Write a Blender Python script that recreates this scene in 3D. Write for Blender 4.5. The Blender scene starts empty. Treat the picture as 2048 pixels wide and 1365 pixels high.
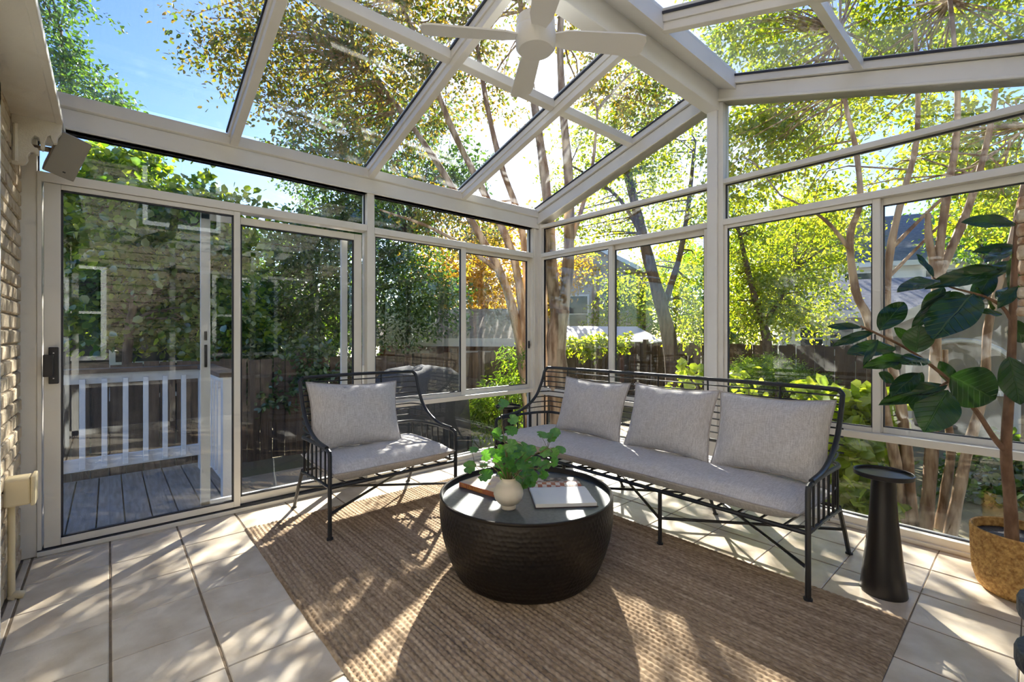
import bpy, math, random
import numpy as np
from mathutils import Vector, Matrix, Euler
PI = math.pi
rng = np.random.default_rng(7); random.seed(7)
scene = bpy.context.scene
COL = scene.collection

# ------------------------------------------------------------------ camera
FPX = 919.0; YAW = math.radians(48.753); HOR = 669.16
CAM = Vector((3.5536, -3.4979, 1.2))
cd = bpy.data.cameras.new('camera'); cam = bpy.data.objects.new('camera', cd); COL.objects.link(cam)
cam.location = CAM; cam.rotation_euler = (PI/2, 0, YAW)
cd.sensor_width = 36; cd.lens = 36*FPX/2048; cd.shift_y = -13.34/2048; cd.clip_start = .02; cd.clip_end = 500
scene.camera = cam
VD = Vector((-math.sin(YAW), math.cos(YAW), 0)); VR = Vector((math.cos(YAW), math.sin(YAW), 0)); VU = Vector((0, 0, 1))
def P(x, y, D): return CAM + (VD + VR*((x-1024)/FPX) + VU*((HOR-y)/FPX))*D   # surveyed point at distance D
def PZ(x, y, z):
    v = VD + VR*((x-1024)/FPX) + VU*((HOR-y)/FPX); return CAM + v*((z-CAM.z)/v.z)

# ------------------------------------------------------------------ sky and sun
SUN_EL = math.radians(30.28); SUN_AZ = math.radians(-44.34)       # azimuth from +Y, clockwise positive
SUN = Vector((math.sin(SUN_AZ)*math.cos(SUN_EL), math.cos(SUN_AZ)*math.cos(SUN_EL), math.sin(SUN_EL)))
w = bpy.data.worlds.new('sky'); scene.world = w; w.use_nodes = True
nt = w.node_tree; bg = nt.nodes['Background']; sk = nt.nodes.new('ShaderNodeTexSky')
sk.sky_type = 'NISHITA'; sk.sun_disc = False
sk.sun_elevation = SUN_EL; sk.sun_rotation = SUN_AZ; sk.air_density = 1.0; sk.dust_density = .6; sk.ozone_density = 3.0; sk.altitude = 60
hs_ = nt.nodes.new('ShaderNodeHueSaturation'); hs_.inputs['Saturation'].default_value = 1.2; hs_.inputs['Hue'].default_value = .515
nt.links.new(sk.outputs[0], hs_.inputs['Color']); nt.links.new(hs_.outputs[0], bg.inputs[0]); bg.inputs[1].default_value = .17
sl = bpy.data.lights.new('sun', 'SUN'); sl.energy = 12.0; sl.angle = math.radians(.55); sl.color = (1, .935, .84)
so_ = bpy.data.objects.new('sun', sl); COL.objects.link(so_); so_.rotation_euler = SUN.to_track_quat('Z', 'Y').to_euler()
scene.view_settings.view_transform = 'Standard'; scene.view_settings.look = 'None'
scene.view_settings.exposure = 1.05; scene.view_settings.gamma = 1; scene.view_settings.use_curve_mapping = False
cy = scene.cycles
cy.use_denoising = True
try: cy.denoiser = 'OPENIMAGEDENOISE'; cy.denoising_input_passes = 'RGB_ALBEDO_NORMAL'
except Exception: pass
cy.use_adaptive_sampling = True; cy.adaptive_threshold = .075; cy.adaptive_min_samples = 12
cy.max_bounces = 7; cy.diffuse_bounces = 3; cy.glossy_bounces = 3; cy.transparent_max_bounces = 24
cy.sample_clamp_indirect = 6; cy.caustics_reflective = False; cy.caustics_refractive = False

# ------------------------------------------------------------------ materials
def new_mat(name):
    m = bpy.data.materials.new(name); m.use_nodes = True; n = m.node_tree.nodes
    return m, m.node_tree, n['Principled BSDF'], n['Material Output']
def lk(t, a, b): t.links.new(a, b)
def mat(name, col, rough=.5, metal=0, col2=None, scale=8, detail=4, bump=0, bscale=None, coord='Object', stretch=(1,1,1), ramp=(.35,.65), spec=.5, rnd=0, bdist=.01, sheen=0):
    m, t, b, o = new_mat(name); N = t.nodes
    b.inputs['Roughness'].default_value = rough; b.inputs['Metallic'].default_value = metal
    b.inputs['Specular IOR Level'].default_value = spec
    if sheen: b.inputs['Sheen Weight'].default_value = sheen
    c4 = (*col, 1); b.inputs['Base Color'].default_value = c4
    tc = N.new('ShaderNodeTexCoord'); mp = N.new('ShaderNodeMapping'); mp.inputs['Scale'].default_value = stretch
    if coord == 'World':
        ge = N.new('ShaderNodeNewGeometry'); lk(t, ge.outputs['Position'], mp.inputs[0])
    else: lk(t, tc.outputs[coord], mp.inputs[0])
    src = None
    if col2:
        nz = N.new('ShaderNodeTexNoise'); nz.inputs['Scale'].default_value = scale; nz.inputs['Detail'].default_value = detail
        lk(t, mp.outputs[0], nz.inputs['Vector'])
        cr = N.new('ShaderNodeValToRGB'); cr.color_ramp.elements[0].position = ramp[0]; cr.color_ramp.elements[1].position = ramp[1]
        cr.color_ramp.elements[0].color = c4; cr.color_ramp.elements[1].color = (*col2, 1)
        lk(t, nz.outputs[0], cr.inputs[0]); src = cr.outputs[0]; lk(t, src, b.inputs['Base Color'])
    if rnd:
        oi = N.new('ShaderNodeObjectInfo'); mr = N.new('ShaderNodeMapRange'); mr.inputs[3].default_value = 1-rnd; mr.inputs[4].default_value = 1+rnd
        lk(t, oi.outputs['Random'], mr.inputs[0]); mx = N.new('ShaderNodeMix'); mx.data_type = 'RGBA'; mx.blend_type = 'MULTIPLY'; mx.inputs[0].default_value = 1
        if src: lk(t, src, mx.inputs[6])
        else: mx.inputs[6].default_value = c4
        lk(t, mr.outputs[0], mx.inputs[7]); lk(t, mx.outputs[2], b.inputs['Base Color'])
    if bump:
        n2 = N.new('ShaderNodeTexNoise'); n2.inputs['Scale'].default_value = bscale or scale*4; n2.inputs['Detail'].default_value = 3
        lk(t, mp.outputs[0], n2.inputs['Vector']); bp = N.new('ShaderNodeBump'); bp.inputs['Strength'].default_value = bump; bp.inputs['Distance'].default_value = bdist
        lk(t, n2.outputs[0], bp.inputs['Height']); lk(t, bp.outputs[0], b.inputs['Normal'])
    return m
def weave_mat(name, col, col2, sc=420, rough=.9, bump=.35):
    m, t, b, o = new_mat(name); N = t.nodes; b.inputs['Roughness'].default_value = rough; b.inputs['Sheen Weight'].default_value = .15
    tc = N.new('ShaderNodeTexCoord'); vals = []
    for st in ((sc, sc*.07, sc*.07), (sc*.07, sc, sc)):
        mp = N.new('ShaderNodeMapping'); mp.inputs['Scale'].default_value = st; lk(t, tc.outputs['Object'], mp.inputs[0])
        nz = N.new('ShaderNodeTexNoise'); nz.inputs['Scale'].default_value = 1; nz.inputs['Detail'].default_value = 1; lk(t, mp.outputs[0], nz.inputs['Vector']); vals.append(nz.outputs[0])
    ad = N.new('ShaderNodeMath'); ad.operation = 'ADD'; lk(t, vals[0], ad.inputs[0]); lk(t, vals[1], ad.inputs[1])
    cr = N.new('ShaderNodeMapRange'); cr.inputs[1].default_value = .75; cr.inputs[2].default_value = 1.25; lk(t, ad.outputs[0], cr.inputs[0])
    mx = N.new('ShaderNodeMix'); mx.data_type = 'RGBA'; mx.inputs[6].default_value = (*col, 1); mx.inputs[7].default_value = (*col2, 1); lk(t, cr.outputs[0], mx.inputs[0]); lk(t, mx.outputs[2], b.inputs['Base Color'])
    bp = N.new('ShaderNodeBump'); bp.inputs['Strength'].default_value = bump; bp.inputs['Distance'].default_value = .002; lk(t, ad.outputs[0], bp.inputs['Height']); lk(t, bp.outputs[0], b.inputs['Normal'])
    return m
def glass_mat(name, tint=(.95,.965,.96), gain=1.0):
    m, t, b, o = new_mat(name); N = t.nodes; N.remove(b)
    tr = N.new('ShaderNodeBsdfTransparent'); tr.inputs[0].default_value = (*tint, 1)
    gl = N.new('ShaderNodeBsdfAnisotropic'); gl.inputs['Roughness'].default_value = .0; gl.inputs[0].default_value = (.95,.97,1,1)
    lw = N.new('ShaderNodeLayerWeight'); lw.inputs[0].default_value = .5
    pw = N.new('ShaderNodeMath'); pw.operation = 'POWER'; lk(t, lw.outputs['Facing'], pw.inputs[0]); pw.inputs[1].default_value = 5
    ma = N.new('ShaderNodeMath'); ma.operation = 'MULTIPLY_ADD'; lk(t, pw.outputs[0], ma.inputs[0]); ma.inputs[1].default_value = .9*gain; ma.inputs[2].default_value = .042*gain; ma.use_clamp = True
    mx = N.new('ShaderNodeMixShader'); lk(t, ma.outputs[0], mx.inputs[0]); lk(t, tr.outputs[0], mx.inputs[1]); lk(t, gl.outputs[0], mx.inputs[2]); lk(t, mx.outputs[0], o.inputs[0])
    return m
def leaf_mat(name, c1, c2, tcol=None, trans=.5, gloss=.06, attr='rnd'):
    m, t, b, o = new_mat(name); N = t.nodes; N.remove(b)
    at = N.new('ShaderNodeAttribute'); at.attribute_name = attr
    mx = N.new('ShaderNodeMix'); mx.data_type = 'RGBA'; mx.inputs[6].default_value = (*c1, 1); mx.inputs[7].default_value = (*c2, 1); lk(t, at.outputs['Fac'], mx.inputs[0])
    df = N.new('ShaderNodeBsdfDiffuse'); tl = N.new('ShaderNodeBsdfTranslucent'); lk(t, mx.outputs[2], df.inputs[0])
    br = N.new('ShaderNodeMix'); br.data_type = 'RGBA'; br.blend_type = 'MULTIPLY'; br.inputs[0].default_value = 1; lk(t, mx.outputs[2], br.inputs[6]); br.inputs[7].default_value = (*(tcol or (1.5,1.35,.5)), 1); lk(t, br.outputs[2], tl.inputs[0])
    s1 = N.new('ShaderNodeMixShader'); s1.inputs[0].default_value = trans; lk(t, df.outputs[0], s1.inputs[1]); lk(t, tl.outputs[0], s1.inputs[2])
    g = N.new('ShaderNodeBsdfAnisotropic'); g.inputs['Roughness'].default_value = .35; g.inputs[0].default_value = (1,1,1,1)
    s2 = N.new('ShaderNodeMixShader'); s2.inputs[0].default_value = gloss; lk(t, s1.outputs[0], s2.inputs[1]); lk(t, g.outputs[0], s2.inputs[2]); lk(t, s2.outputs[0], o.inputs[0])
    return m

M = {}
M['paint'] = mat('cream_frame_paint', (.80,.77,.70), .38, col2=(.73,.69,.60), scale=3, ramp=(.45,.8), coord='World', bump=.03, bscale=300)
M['beam'] = mat('white_beam_paint', (.83,.81,.76), .45, col2=(.78,.75,.69), scale=4, ramp=(.5,.8), coord='World', bump=.08, bscale=220)
M['soffit'] = mat('aged_white_trim_paint', (.76,.70,.58), .5, col2=(.58,.47,.32), scale=3.5, ramp=(.55,.85), coord='World', bump=.15, bscale=160)
M['gasket'] = mat('dark_gasket', (.035,.035,.04), .6)
M['glass'] = glass_mat('window_glass')
M['roofglass'] = glass_mat('roof_glass', (.90,.94,.97), 1.5)
M['grout'] = mat('brown_grout', (.26,.19,.12), .95, col2=(.18,.13,.08), scale=20, bump=.3, coord='World')
M['tile'] = mat('ceramic_floor_tile', (.70,.61,.49), .34, col2=(.52,.42,.30), scale=8, detail=9, ramp=(.36,.72), coord='World', bump=.12, bscale=90, rnd=.05, bdist=.004)
M['brick'] = mat('cream_painted_brick', (.60,.49,.34), .85, col2=(.34,.22,.12), scale=16, detail=6, ramp=(.5,.78), coord='World', bump=.6, bscale=60, rnd=.12)
M['mortar'] = mat('grey_mortar', (.40,.33,.25), .95, bump=.4, bscale=80, coord='World')
M['iron'] = mat('black_painted_iron', (.018,.018,.02), .42, spec=.5)
M['linen'] = weave_mat('greige_linen', (.46,.43,.41), (.68,.65,.63))
M['piping'] = weave_mat('linen_piping', (.36,.32,.29), (.46,.42,.39))
M['hammered'] = None
M['white_plastic'] = mat('ivory_plastic', (.76,.64,.40), .4)
M['speaker'] = mat('putty_speaker_cabinet', (.52,.42,.30), .5)
M['grille'] = mat('grey_speaker_grille', (.30,.27,.22), .7, bump=.5, bscale=900, bdist=.002)
M['ceramic'] = mat('cream_stoneware', (.74,.66,.54), .45, col2=(.62,.50,.38), scale=3, ramp=(.4,.75), stretch=(.3,.3,7), bump=.1, bscale=60)
M['matte_black'] = mat('matte_black_metal', (.022,.019,.018), .33, metal=.3)
M['deckwood'] = mat('weathered_grey_deck', (.30,.28,.26), .85, col2=(.20,.18,.16), scale=5, stretch=(1,9,9), bump=.3, bscale=40, rnd=.1)
M['railpaint'] = mat('white_rail_paint', (.78,.79,.82), .5, bump=.1, bscale=60)
M['railcap'] = mat('brown_rail_cap', (.16,.11,.08), .7, col2=(.10,.07,.05), scale=6, stretch=(6,1,6))
M['fence'] = mat('weathered_fence_wood', (.17,.115,.075), .9, col2=(.075,.05,.035), scale=3, detail=6, stretch=(8,8,.8), bump=.4, bscale=30, rnd=.3)
M['fencenew'] = mat('new_fence_wood', (.52,.33,.14), .85, col2=(.42,.25,.1), scale=4, stretch=(6,6,1), rnd=.1)
M['tanbark'] = mat('smooth_tan_bark', (.26,.15,.08), .8, col2=(.66,.49,.32), scale=6, detail=9, ramp=(.43,.62), stretch=(2.5,2.5,.5), bump=.25, bscale=14, coord='World')
M['darkbark'] = mat('dark_brown_bark', (.10,.065,.045), .9, col2=(.20,.14,.10), scale=9, stretch=(2,2,.4), bump=.5, bscale=25, coord='World')
M['ground'] = mat('leaf_littered_soil', (.20,.15,.10), .95, col2=(.15,.14,.07), scale=1.3, detail=8, bump=.5, bscale=18, coord='World')
M['patio'] = mat('tan_patio_stone', (.45,.37,.27), .9, col2=(.33,.27,.2), scale=4, detail=7, bump=.3, bscale=30, coord='World')

# ------------------------------------------------------------------ mesh helpers
class MB:
    def __init__(s): s.v = []; s.f = []
    def add(s, V, F):
        k = len(s.v); s.v += [tuple(p) for p in V]; s.f += [tuple(i+k for i in q) for q in F]; return s
    def box(s, x0, x1, y0, y1, z0, z1):
        V = [(x, y, z) for x in (x0, x1) for y in (y0, y1) for z in (z0, z1)]
        return s.add(V, [(0,1,3,2),(4,6,7,5),(0,4,5,1),(2,3,7,6),(0,2,6,4),(1,5,7,3)])
    def obox(s, c, size, R=None):
        R = R or Matrix.Identity(3); c = Vector(c); h = [q/2 for q in size]
        V = [c + R @ Vector((x*h[0], y*h[1], z*h[2])) for x in (-1,1) for y in (-1,1) for z in (-1,1)]
        return s.add(V, [(0,1,3,2),(4,6,7,5),(0,4,5,1),(2,3,7,6),(0,2,6,4),(1,5,7,3)])
    def prism(s, poly, axis, a, b):   # poly: 2-D points; axis 0/1/2 extruded from a to b
        n = len(poly)
        def mk(p, c):
            q = list(p); q.insert(axis, c); return tuple(q)
        V = [mk(p, a) for p in poly] + [mk(p, b) for p in poly]
        F = [tuple(range(n)), tuple(range(2*n-1, n-1, -1))] + [(i, i+n, (i+1) % n+n, (i+1) % n) for i in range(n)]
        return s.add(V, F)
    def tube(s, path, r, n=8, closed=False):
        pts = [Vector(p) for p in path]; L = len(pts)
        rs = r if isinstance(r, (list, tuple, np.ndarray)) else [r]*L
        T = []
        for i in range(L):
            a = pts[(i-1) % L] if (i or closed) else pts[0]; b = pts[(i+1) % L] if (i < L-1 or closed) else pts[-1]
            d = b-a; T.append(d.normalized() if d.length > 1e-9 else Vector((0,0,1)))
        up = Vector((0,0,1)) if abs(T[0].z) < .9 else Vector((1,0,0)); N = (up - T[0]*up.dot(T[0])).normalized()
        V = []; F = []
        for i in range(L):
            if i:
                N = N - T[i]*N.dot(T[i]); N = N.normalized() if N.length > 1e-6 else T[i].orthogonal().normalized()
            B = T[i].cross(N)
            for k in range(n):
                a = 2*PI*k/n; V.append(pts[i] + (N*math.cos(a)+B*math.sin(a))*rs[i])
        for i in range(L if closed else L-1):
            j = (i+1) % L
            for k in range(n): F.append((i*n+k, i*n+(k+1) % n, j*n+(k+1) % n, j*n+k))
        if not closed: F += [tuple(range(n-1, -1, -1)), tuple((L-1)*n+k for k in range(n))]
        return s.add(V, F)
    def lathe(s, prof, c=(0,0,0), n=48, caps=True):
        V = []; F = []; L = len(prof)
        for (r, z) in prof:
            for k in range(n): a = 2*PI*k/n; V.append((c[0]+r*math.cos(a), c[1]+r*math.sin(a), c[2]+z))
        for i in range(L-1):
            for k in range(n): F.append((i*n+k, i*n+(k+1) % n, (i+1)*n+(k+1) % n, (i+1)*n+k))
        if caps: F += [tuple(range(n-1, -1, -1)), tuple((L-1)*n+k for k in range(n))]
        return s.add(V, F)
    def mesh(s, name):
        me = bpy.data.meshes.new(name); me.from_pydata(s.v, [], s.f); me.update(); return me
    def build(s, name, m, parent=None, smooth=False, bevel=0, loc=None):
        return obj(name, s.mesh(name), m, parent, smooth, bevel, loc)
def obj(name, me, m, parent=None, smooth=False, bevel=0, loc=None):
    o = bpy.data.objects.new(name, me); COL.objects.link(o)
    if m and not len(me.materials): me.materials.append(M[m] if isinstance(m, str) else m)
    if parent: o.parent = parent
    if loc: o.location = loc
    if smooth:
        me.polygons.foreach_set('use_smooth', [True]*len(me.polygons))
        try: me.set_sharp_from_angle(angle=math.radians(42))
        except Exception: pass
    if bevel:
        b = o.modifiers.new('edge', 'BEVEL'); b.width = bevel; b.segments = 2; b.limit_method = 'ANGLE'
    return o
def tag(o, label=None, cat=None, group=None, kind=None):
    if label: o['label'] = label
    if cat: o['category'] = cat
    if group: o['group'] = group
    if kind: o['kind'] = kind
    return o
def empty(name, loc=(0,0,0), rz=0, label=None, cat=None, group=None, kind=None):
    o = bpy.data.objects.new(name, None); COL.objects.link(o); o.location = loc; o.rotation_euler = (0,0,rz); o.empty_display_size = .1
    return tag(o, label, cat, group, kind)
def Bx(parent, name, m, *a, bevel=0): return MB().box(*a).build(name, m, parent, bevel=bevel)
def smoothpath(pts, n=6):   # Catmull-Rom
    p = [Vector(q) for q in pts]; p = [p[0]*2-p[1]] + p + [p[-1]*2-p[-2]]; out = []
    for i in range(1, len(p)-2):
        for k in range(n):
            t = k/n; a, b, c, d = p[i-1], p[i], p[i+1], p[i+2]
            out.append(.5*((2*b)+(c-a)*t+(2*a-5*b+4*c-d)*t*t+(3*b-a-3*c+d)*t**3))
    return out+[p[-2]]

# ------------------------------------------------------------------ room shell
W = 3.9; YH = -3.85; SL = .305; RX = 1.95
def zg(x): return 2.555+SL*(x if x <= RX else W-x)     # underside of the roof glass
# floor: grout bed and single tiles
floor = MB().box(-.09, W+.09, YH-.05, .09, -.12, -.0035).build('floor', 'grout'); tag(floor, 'beige ceramic tile floor of the sunroom', kind='structure')
tm = MB(); g = .3
def tile_mesh(sx, sy, nm):
    b = .003; hx, hy = sx/2, sy/2; V = []
    for (dx, z) in ((0, -.012), (0, -.0025), (b, 0)):
        V += [(-hx+dx, -hy+dx, z), (hx-dx, -hy+dx, z), (hx-dx, hy-dx, z), (-hx+dx, hy-dx, z)]
    F = [(8,9,10,11)] + [(i*4+k, i*4+(k+1) % 4, (i+1)*4+(k+1) % 4, (i+1)*4+k) for i in range(2) for k in range(4)]
    me = bpy.data.meshes.new(nm); me.from_pydata(V, [], F); me.materials.append(M['tile']); return me
TS = .314; cache = {}
xs = [.003, .06] + [.06+TS*k for k in range(1, 13)] + [W-.003]
ys = [-3.845, -3.808] + [-3.808+TS*k for k in range(1, 13)] + [-.003]
for i in range(len(xs)-1):
    for j in range(len(ys)-1):
        sx = xs[i+1]-xs[i]-.004; sy = ys[j+1]-ys[j]-.009
        if sx < .01 or sy < .01: continue
        key = (round(sx, 3), round(sy, 3))
        if key not in cache: cache[key] = tile_mesh(sx, sy, 'floor_tile')
        o = bpy.data.objects.new('floor_tile', cache[key]); COL.objects.link(o); o.parent = floor
        o.location = ((xs[i]+xs[i+1])/2, (ys[j]+ys[j+1])/2, random.uniform(-.0008, .0004))
# brick house wall
wh = MB().box(-.1, W+.3, YH-.22, YH-.012, -.35, 5.2).build('wall_house', 'mortar'); tag(wh, 'cream painted brick house wall at the left edge', kind='structure')
bm_ = MB(); bm_.box(-.0975, .0975, -.045, .045, -.031, .031); bme = bm_.mesh('brick'); bme.materials.append(M['brick'])
hb = MB().box(-.045, .045, -.045, .045, -.031, .031).mesh('brick_half'); hb.materials.append(M['brick'])
for r_ in range(32):
    z = .036+r_*.072
    for k in range(5):
        x = .1+k*.205 + (0 if r_ % 2 else -.1025)
        if x > .79: continue
        o = bpy.data.objects.new('brick', hb if x < .05 else bme); COL.objects.link(o); o.parent = wh
        o.location = (max(x, .047), YH-.045+random.uniform(-.002, .004), z); o.rotation_euler = (0, random.uniform(-.006,.006), random.uniform(-.008,.008))
        o.modifiers.new('edge', 'BEVEL').width = .006
stf = MB()
for r_ in range(66):
    z = .036+r_*.072
    for k in range(21):
        x = .1+k*.205 + (0 if r_ % 2 else -.1025)
        if (x > .79 or r_ >= 32) and x < W+.2 and not (.88 < x < 3.2 and z < 2.12): stf.box(x-.0975, x+.0975, YH-.09, YH+random.uniform(-.003,.003), z-.031, z+.031)
so = stf.build('brick_courses', 'brick', wh); so['kind'] = 'stuff'
# white house door casing beside the brick (outer left edge) and the soffit trim above
tr1 = MB().box(.85, .95, YH-.02, YH+.03, 0, 2.2).box(3.2, 3.3, YH-.02, YH+.03, 0, 2.2).box(.85, 3.3, YH-.02, YH+.03, 2.1, 2.2).build('trim_1', 'beam', bevel=.004); tag(tr1, 'white door casing on the house wall', kind='structure')
MB().box(.95, 3.2, YH-.01, YH+.004, 0, 2.1).build('door_leaf', 'beam', tr1)
tr2 = empty('trim_2', (0,0,0), kind='structure', label='aged white soffit trim along the house wall with scroll-cut bracket')
MB().box(-.1, W+.1, YH-.02, -3.68, 2.255, 2.285).build('soffit_board', 'soffit', tr2, bevel=.006)
MB().box(-.1, W+.1, -3.70, -3.672, 2.252, 2.29).build('soffit_moulding', 'soffit', tr2, bevel=.005)
# scroll cut bracket: outline in (y, z)
sc = [(-3.85,2.26),(-3.675,2.26),(-3.677,2.235),(-3.69,2.222),(-3.694,2.205),(-3.707,2.202),(-3.715,2.213),(-3.718,2.222),(-3.728,2.216),(-3.736,2.200),(-3.738,2.184),(-3.745,2.178),(-3.752,2.184),(-3.752,2.196),(-3.758,2.210),(-3.772,2.214),(-3.782,2.204),(-3.782,2.192),(-3.772,2.184),(-3.762,2.184),(-3.756,2.176),(-3.758,2.166),(-3.766,2.166),(-3.772,2.172),(-3.786,2.168),(-3.796,2.158),(-3.794,2.148),(-3.802,2.138),(-3.815,2.134),(-3.85,2.134)]
sc = [(y, 2.26-(2.26-z)*1.9) for y, z in sc]
MB().prism(sc, 0, .30, .33).build('scroll_bracket', 'soffit', tr2, bevel=.003)
MB().tube([(.333, -3.835, 2.03), (.333, -3.835, 2.21)], .009, 8).build('bracket_bead', 'soffit', tr2, smooth=True)

# ---- wall_left : sliding door wall (x = 0)
wl = empty('wall_left', kind='structure', label='cream aluminium sliding door wall of the sunroom')
Bx(wl, 'corner_post', 'paint', -.09, .0, -.09, .09, 0, 2.45, bevel=.003); Bx(wl, 'corner_post', 'paint', -.02, .05, -.012, .09, 0, 2.40, bevel=.003)
Bx(wl, 'corner_bead', 'paint', 0, .014, -.075, -.055, 0, 2.34, bevel=.003)
Bx(wl, 'wall_post', 'paint', -.09, .004, YH-.06, -3.79, 0, 2.34, bevel=.003); Bx(wl, 'wall_post_strip', 'paint', -.09, .010, -3.79, -3.772, 0, 2.06, bevel=.002)
Bx(wl, 'mid_post', 'paint', -.09, .012, -1.938, -1.876, 0, 2.34, bevel=.003)
Bx(wl, 'door_head', 'paint', -.09, .012, -3.79, -1.938, 2.030, 2.082, bevel=.003)
Bx(wl, 'door_track', 'paint', -.09, .02, -3.79, -1.938, 0, .026, bevel=.003); Bx(wl, 'door_threshold', 'gasket', -.09, .012, -3.79, -1.938, .026, .033)
Bx(wl, 'transom_rail', 'paint', -.09, .012, -1.876, -.09, 2.018, 2.070, bevel=.003)
Bx(wl, 'sill_rail', 'paint', -.09, .020, -1.876, -.09, .585, .625, bevel=.003)
Bx(wl, 'base_rail', 'paint', -.09, .014, -1.876, -.09, 0, .060, bevel=.003); Bx(wl, 'base_track', 'paint', -.09, .035, -1.876, -.09, 0, .022, bevel=.003)
Bx(wl, 'eave_beam', 'paint', -.10, .018, YH, .09, 2.335, 2.450, bevel=.004)
Bx(wl, 'eave_bead', 'paint', -.10, .026, YH, .09, 2.335, 2.348, bevel=.003)
MB().prism([(-.10, 2.45), (.012, 2.45), (.03, 2.46), (.03, 2.53), (-.10, 2.56)], 1, YH, .09).build('eave_glazing_rail', 'paint', wl, bevel=.003)
def paneA(y0, y1, z0, z1, x=-.045, parent=wl, m='glass', bead=.012):
    Bx(parent, 'pane', m, x-.003, x+.003, y0, y1, z0, z1)
    if bead:
        b = MB(); e = bead
        for (a, c, d, f) in ((y0, y0+e, z0, z1), (y1-e, y1, z0, z1), (y0, y1, z0, z0+e), (y0, y1, z1-e, z1)): b.box(x-.008, x+.012, a, c, d, f)
        b.build('glazing_bead', 'gasket', parent)
paneA(-3.79, -1.938, 2.082, 2.335, bead=.006); paneA(-1.876, -.09, 2.07, 2.335, bead=.006); paneA(-1.876, -.09, .06, .585, bead=.006)
# sliding door
d1 = empty('door_1', kind='structure', label='two-panel sliding glass door in cream aluminium frame')
def door_panel(y0, y1, gy0, gy1, x0, x1, zb, zt, gzb, gzt):
    p = MB()
    p.box(x0, x1, y0, gy0, zb, zt).box(x0, x1, gy1, y1, zb, zt).box(x0, x1, gy0, gy1, zb, gzb).box(x0, x1, gy0, gy1, gzt, zt)
    o = p.build('door_panel', 'paint', d1, bevel=.003); paneA(gy0, gy1, gzb, gzt, (x0+x1)/2, o, bead=.009); return o
dp = door_panel(-3.765, -2.83, -3.698, -2.868, -.03, .004, .036, 2.028, .075, 2.0)
door_panel(-2.86, -1.962, -2.82, -2.025, -.075, -.04, .036, 2.005, .085, 1.955)
h = MB().box(.004, .03, -3.745, -3.705, .93, 1.13).box(.03, .05, -3.765, -3.725, .97, 1.09).build('door_handle', 'iron', dp, bevel=.004)
MB().box(.03, .032, -3.728, -3.722, 1.095, 1.101).box(.03, .032, -3.728, -3.722, .957, .963).build('handle_screw', 'paint', dp)
# screen door outside
sd = empty('door_2', kind='structure', label='white framed sliding screen door outside the glass')
ys_, ye_ = -3.04, -2.985
q = MB().box(-.14, -.11, ys_, ye_, .03, 2.02).box(-.14, -.11, -2.10, -2.05, .03, 2.02).box(-.14, -.11, ys_, -2.05, .03, .08).box(-.14, -.11, ys_, -2.05, 1.97, 2.02).build('screen_frame', 'railpaint', sd, bevel=.004)
MB().box(-.115, -.095, ys_+.02, ys_+.036, .98, 1.13).box(-.115, -.1, ys_+.02, ys_+.036, 1.16, 1.22).build('screen_latch', 'iron', q, bevel=.003)
# window_1 : sliding sashes in wall_left
def sash(parent, axis, a0, a1, ga0, ga1, d0, d1, z0, z1, gz0, gz1, name='sash'):
    p = MB()
    def bb(a, c, zz0, zz1):
        if axis == 0: p.box(d0, d1, a, c, zz0, zz1)
        else: p.box(a, c, d0, d1, zz0, zz1)
    bb(a0, ga0, z0, z1); bb(ga1, a1, z0, z1); bb(ga0, ga1, z0, gz0); bb(ga0, ga1, gz1, z1)
    o = p.build(name, 'paint', parent, bevel=.003); m_ = (d0+d1)/2
    if axis == 0: paneA(ga0, ga1, gz0, gz1, m_, o, bead=.006)
    else: paneB(ga0, ga1, gz0, gz1, m_, o, bead=.006)
    return o
def paneB(x0, x1, z0, z1, y=.045, parent=None, bead=.006):
    Bx(parent, 'pane', 'glass', x0, x1, y-.003, y+.003, z0, z1)
    if bead:
        b = MB(); e = bead
        for (a, c, d, f) in ((x0, x0+e, z0, z1), (x1-e, x1, z0, z1), (x0, x1, z0, z0+e), (x0, x1, z1-e, z1)): b.box(a, c, y-.012, y+.008, d, f)
        b.build('glazing_bead', 'gasket', parent)
w1 = empty('window_1', kind='structure', label='sliding window beside the glass door above a low pane')
sash(w1, 0, -1.876, -.955, -1.862, -1.012, -.035, -.005, .625, 2.018, .66, 2.0)
s2 = sash(w1, 0, -.99, -.09, -.955, -.125, -.075, -.04, .625, 2.018, .665, 1.985)
MB().box(-.04, -.025, -.118, -.108, 1.05, 1.13).build('window_latch', 'iron', s2)
# ---- wall_right : gable wall (y = 0)
wr = empty('wall_right', kind='structure', label='cream aluminium gable wall of the sunroom')
Bx(wr, 'ridge_post', 'beam', 1.878, 1.956, -.03, .09, 0, 3.0, bevel=.004); Bx(wr, 'ridge_post_strip', 'paint', 1.956, 1.995, -.012, .09, 0, 2.98, bevel=.003); Bx(wr, 'ridge_post_strip', 'paint', 1.845, 1.878, -.008, .09, 0, 2.02, bevel=.003)
Bx(wr, 'end_post', 'paint', 3.82, W, -.09, .09, 0, 2.45, bevel=.003)
for (x0, x1) in ((.05, 1.878), (1.995, 3.82)):
    Bx(wr, 'transom_rail', 'paint', x0, x1, -.012, .09, 2.026, 2.070, bevel=.003)
    Bx(wr, 'gable_rail', 'paint', x0, x1, -.008, .09, 2.340, 2.376, bevel=.003)
    Bx(wr, 'sill_rail', 'paint', x0, x1, -.020, .09, .556, .600, bevel=.003)
    Bx(wr, 'base_rail', 'paint', x0, x1, -.014, .09, 0, .062, bevel=.003); Bx(wr, 'base_track', 'paint', x0, x1, -.035, .09, 0, .022, bevel=.003)
    paneB(x0, x1, .062, .556, .045, wr); paneB(x0, x1, 2.070, 2.340, .045, wr)
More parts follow.
